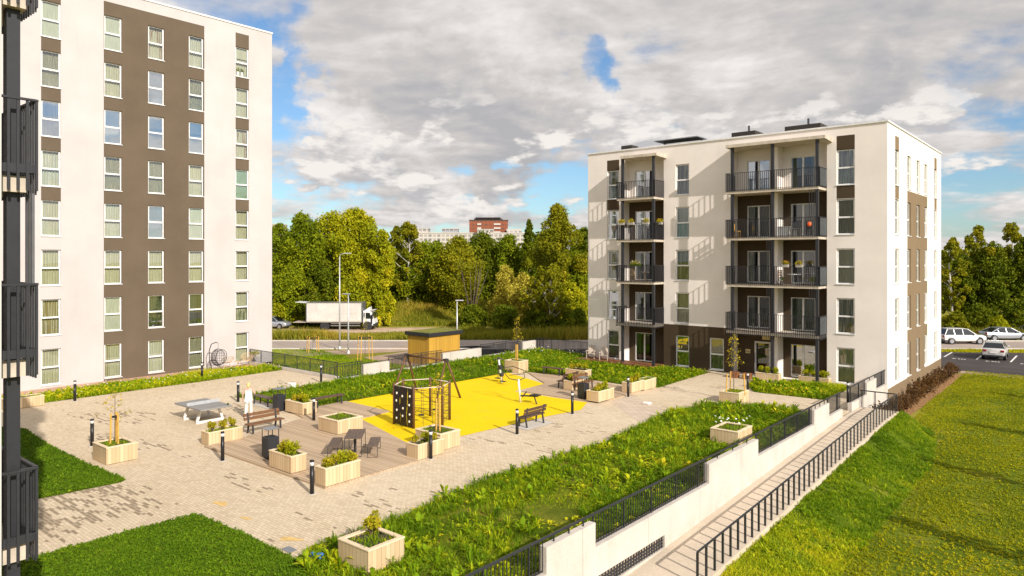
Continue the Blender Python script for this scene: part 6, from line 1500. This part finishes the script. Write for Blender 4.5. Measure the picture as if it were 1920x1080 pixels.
    for sx in (L * .5 - .88, -(L * .5 - .80)):
        for sy in (-1, 1):
            y = sy * .80; w_ = MB().tube([(sx, y - .11, .33), (sx, y + .11, .33)], .335, 20).build('wheel', 'tyre', t)
            a = MB().tube([(sx, y - .118, .33), (sx, y + .118, .33)], .22, 14); a.build('rim', 'alloy', w_)
            MB().tube([(sx, y - sy * .02, .36), (sx, y + sy * .075, .36)], .40, 18).build('wheel_arch', 'black_rubber', t)
    t.location = loc; t.rotation_euler = (0, 0, rz); t.scale = (scale,) * 3; return t
VR = R(40.05)
def car_at(px, d): x, y, _ = atd(px, 600, d); return (x, y, ZL + .012)
make_car('white estate car parked on the street by the end of the cream block', 'car_white', 'estate', car_at(1802, 75.6), VR)
make_car('silver saloon car parked behind the white estate car', 'car_silver', 'sedan', car_at(1882, 78.4), VR + R(2))
make_car('dark car at the right border partly behind the silver saloon', 'car_dark', 'sedan', car_at(1948, 81.5), VR + R(5))
make_car('white hatchback standing in the parking lot seen from behind', 'car_white', 'hatch', (-8.15, 77.6, ZL + .02), R(90 + 2))
make_car('silver grey car beside the tail lift of the white truck', 'car_silver', 'hatch', car_at(514, 91.5), VR + R(-12))
t = thing('box_truck', 'old white box truck parked on the dirt road with its tail lift down', 'truck', (*ld(-21.45, 90.6), ZL + .03)); t.scale = (.945, .945, .96)
# local: front to +x
bx = MB().bbox(-4.55, -1.2, 1.0, 2.85, 1.2, 3.55, .03).build('cargo_box', 'truck_white', t)
tr_ = MB().box(-4.56, -1.225, .96, 2.86, 1.225, 1.04).box(-4.57, -1.23, 3.5, 2.87, 1.23, 3.58).box(2.75, -1.228, 1.0, 2.86, 1.228, 3.56).box(-4.57, -1.228, 1.0, -4.47, 1.228, 3.56).build('box_frame', 'alloy', bx)
MB().box(-4.4, -1.212, 1.06, 2.7, -1.203, 1.16).box(-1.0, -1.208, 2.1, 2.2, -1.203, 2.115).build('dirt_streak', 'weathered_wood', bx)
cab = MB(); prof = [(2.98, .62), (4.42, .58), (4.48, 1.05), (4.40, 1.42), (4.12, 2.32), (3.95, 2.48), (2.98, 2.50)]; cab.extr(prof, -1.12, 1.12); cb_ = cab.build('cab', 'white_metal', t)
wd_ = MB()
for sy in (-1, 1): wd_.add([(3.3, sy * 1.128, 1.45), (4.02, sy * 1.128, 1.45), (3.86, sy * 1.128, 2.22), (3.3, sy * 1.128, 2.25)], [(0, 1, 2, 3)])
wd_.add([(4.415, -1.0, 1.48), (4.415, 1.0, 1.48), (4.155, 1.0, 2.28), (4.155, -1.0, 2.28)], [(0, 1, 2, 3)]); wd_.box(3.04, -1.13, 1.6, 3.18, -1.122, 2.25); wd_.build('cab_window', 'car_glass', cb_)
dr_ = MB().box(3.95, -1.135, .75, 4.2, -1.123, 1.95).build('cab_door_panel', 'charcoal_paint', cb_)
MB().bar((4.18, -1.3, 2.55), (4.18, 1.3, 2.55), .35, .03).build('sun_visor', 'white_metal', cb_); MB().add([(3.15, -.9, 2.5), (3.15, .9, 2.5), (3.75, .7, 2.95), (3.75, -.7, 2.95), (3.8, .8, 2.5), (3.8, -.8, 2.5)], [(0, 1, 2, 3), (2, 4, 5, 3), (1, 4, 2), (0, 3, 5)]).build('air_deflector', 'white_metal', cb_)
MB().box(4.3, -1.14, .42, 4.56, 1.14, .80).build('bumper', 'charcoal_paint', t)
for sy in (-1, 1): MB().bbox(4.44, sy * .85 - .15, .85, 4.52, sy * .85 + .15, 1.02, .01).build('headlight', 'headlight', t); MB().box(4.2, sy * 1.3 - .08, 1.5, 4.3, sy * 1.3 + .08, 2.1).build('wing_mirror', 'charcoal_paint', t)
MB().box(-4.4, -.45, .72, 4.2, .45, .96).build('chassis', 'dark_metal', t); MB().box(-1.3, -1.15, .5, 2.6, -1.1, .62).box(-1.3, -1.15, .78, 2.6, -1.1, .88).build('side_guard', 'alloy', t)
MB().box(-6.3, -1.15, .95, -4.6, 1.15, 1.02).build('tail_lift', 'weathered_wood', t); MB().bar((-6.0, 0, 3.62), (-4.55, 0, 3.52), 2.3, .05).build('rear_flap', 'white_metal', t)
for x in (-2.1, 3.55):
    for sy in (-1, 1):
        w_ = MB().tube([(x, sy * 1.02 - .15, .47), (x, sy * 1.02 + .15, .47)], .47, 22).build('wheel', 'tyre', t); MB().tube([(x, sy * 1.02 - .156, .47), (x, sy * 1.02 + .156, .47)], .27, 16).build('rim', 'weathered_wood', w_)
    MB().tube([(x, -1.19, .52), (x, -.86, .52)], .60, 18).build('mudguard', 'charcoal_paint', t)
t.rotation_euler = (0, 0, VR)

# ------------------------------------------------------------------ the person
def skin_mesh(name, pts, edges, rad, mat, parent, root=0, sub=2):
    me = bpy.data.meshes.new(name); me.from_pydata(pts, edges, []); me.materials.append(MAT[mat]); ob = bpy.data.objects.new(name, me); col.objects.link(ob)
    if parent is not None: ob.parent = parent
    sk = ob.modifiers.new('skin', 'SKIN'); sk.use_smooth_shade = True
    for i, r in enumerate(rad): me.skin_vertices[0].data[i].radius = r if isinstance(r, tuple) else (r, r); me.skin_vertices[0].data[i].use_root = (i == root)
    sb = ob.modifiers.new('sub', 'SUBSURF'); sb.levels = sub; sb.render_levels = sub; return ob
pe = thing('person', 'person in a white sleeveless top and pale trousers walking away past the ping pong table', 'person', (-32.05, 18.3, 0))
# local: walks towards +y; x to the right
P_ = []; E_ = []; Rr = []
def jv(p, r, par=None):
    P_.append(p); Rr.append(r)
    if par is not None: E_.append((par, len(P_) - 1))
    return len(P_) - 1
pel = jv((0, 0, .92), (.155, .115)); wa = jv((0, .01, 1.08), (.130, .10), pel); ch = jv((0, 0, 1.26), (.155, .11), wa); sh_ = jv((0, -.01, 1.38), (.10, .075), ch); nk = jv((0, 0, 1.45), .052, sh_); jw = jv((0, .035, 1.52), (.062, .07), nk); hd = jv((0, .025, 1.60), (.074, .088), jw); tp = jv((0, .01, 1.675), (.05, .06), hd)
ns = jv((0, .115, 1.575), .014, hd)
def arm(sx, el, wr, tips):
    a = jv((sx * .165, -.01, 1.365), .052, sh_); b = jv(el, .040, a); c = jv(wr, .027, b); pm = jv(tuple(w_ + d_ for w_, d_ in zip(wr, tips[0])), (.036, .018), c)
    for k_, (dx, dy, dz) in enumerate(tips[1:]):
        q0 = P_[pm]; m_ = jv((q0[0] + dx * .5, q0[1] + dy * .5, q0[2] + dz * .5), .0085, pm); jv((q0[0] + dx, q0[1] + dy, q0[2] + dz), .007, m_)
arm(-1, (-.27, .0, 1.12), (-.28, .06, .90), [(0, .01, -.055), (-.028, .03, -.075), (-.01, .035, -.085), (.01, .035, -.082), (.027, .03, -.065), (.0, .055, -.02)])
arm(1, (.30, .05, 1.15), (.17, .16, 1.36), [(-.02, .0, .05), (-.035, -.0, .07), (-.015, .01, .08), (.005, .01, .078), (.022, .01, .06), (-.045, .0, .01)])
def leg(sx, kn, an, toe):
    a = jv((sx * .085, 0, .84), .082, pel); b = jv(kn, .056, a); c = jv(an, .036, b); jv(toe, .034, c)
leg(-1, (-.10, -.02, .48), (-.11, -.16, .09), (-.12, -.02, .035)); leg(1, (.09, .09, .48), (.10, .12, .09), (.11, .26, .035))
skin_mesh('body', P_, E_, Rr, 'skin', pe)
skin_mesh('tank_top', [(0, 0, .74), (0, .0, 1.02), (0, 0, 1.24), (0, -.01, 1.36), (-.12, -.01, 1.385), (.12, -.01, 1.385)], [(0, 1), (1, 2), (2, 3), (3, 4), (3, 5)], [(.25, .175), (.185, .145), (.182, .138), (.10, .09), (.045, .06), (.045, .06)], 'white_cloth', pe)
skin_mesh('trousers', [(0, 0, .90), (-.09, 0, .80), (-.10, -.02, .48), (-.11, -.15, .12), (.09, .02, .80), (.095, .09, .48), (.10, .12, .12)], [(0, 1), (1, 2), (2, 3), (0, 4), (4, 5), (5, 6)], [(.165, .125), .098, .078, .066, .098, .078, .066], 'linen_cloth', pe)
hm = MB().ball((0, -.005, 1.625), .098, .108, .098, 16, 10); hm.ball((0, -.075, 1.56), .075, .05, .085, 12, 8); hm.build('hair', 'hair_blond', pe, True)
fc = MB()
for sx in (-1, 1): fc.ball((sx * .03, .098, 1.60), .009, .006, .007, 8, 5)
fc.build('eyes', 'black_rubber', pe); MB().ball((0, .1, 1.535), .022, .008, .006, 8, 5).build('mouth', 'red_flower', pe)
for (x, y) in ((-.115, -.09), (.105, .19)): MB().bbox(x - .045, y - .13, 0, x + .045, y + .12, .075, .02).build('shoe', 'white_cloth', pe)
pe.rotation_euler = (0, 0, R(48))
print('objects', len(bpy.data.objects))
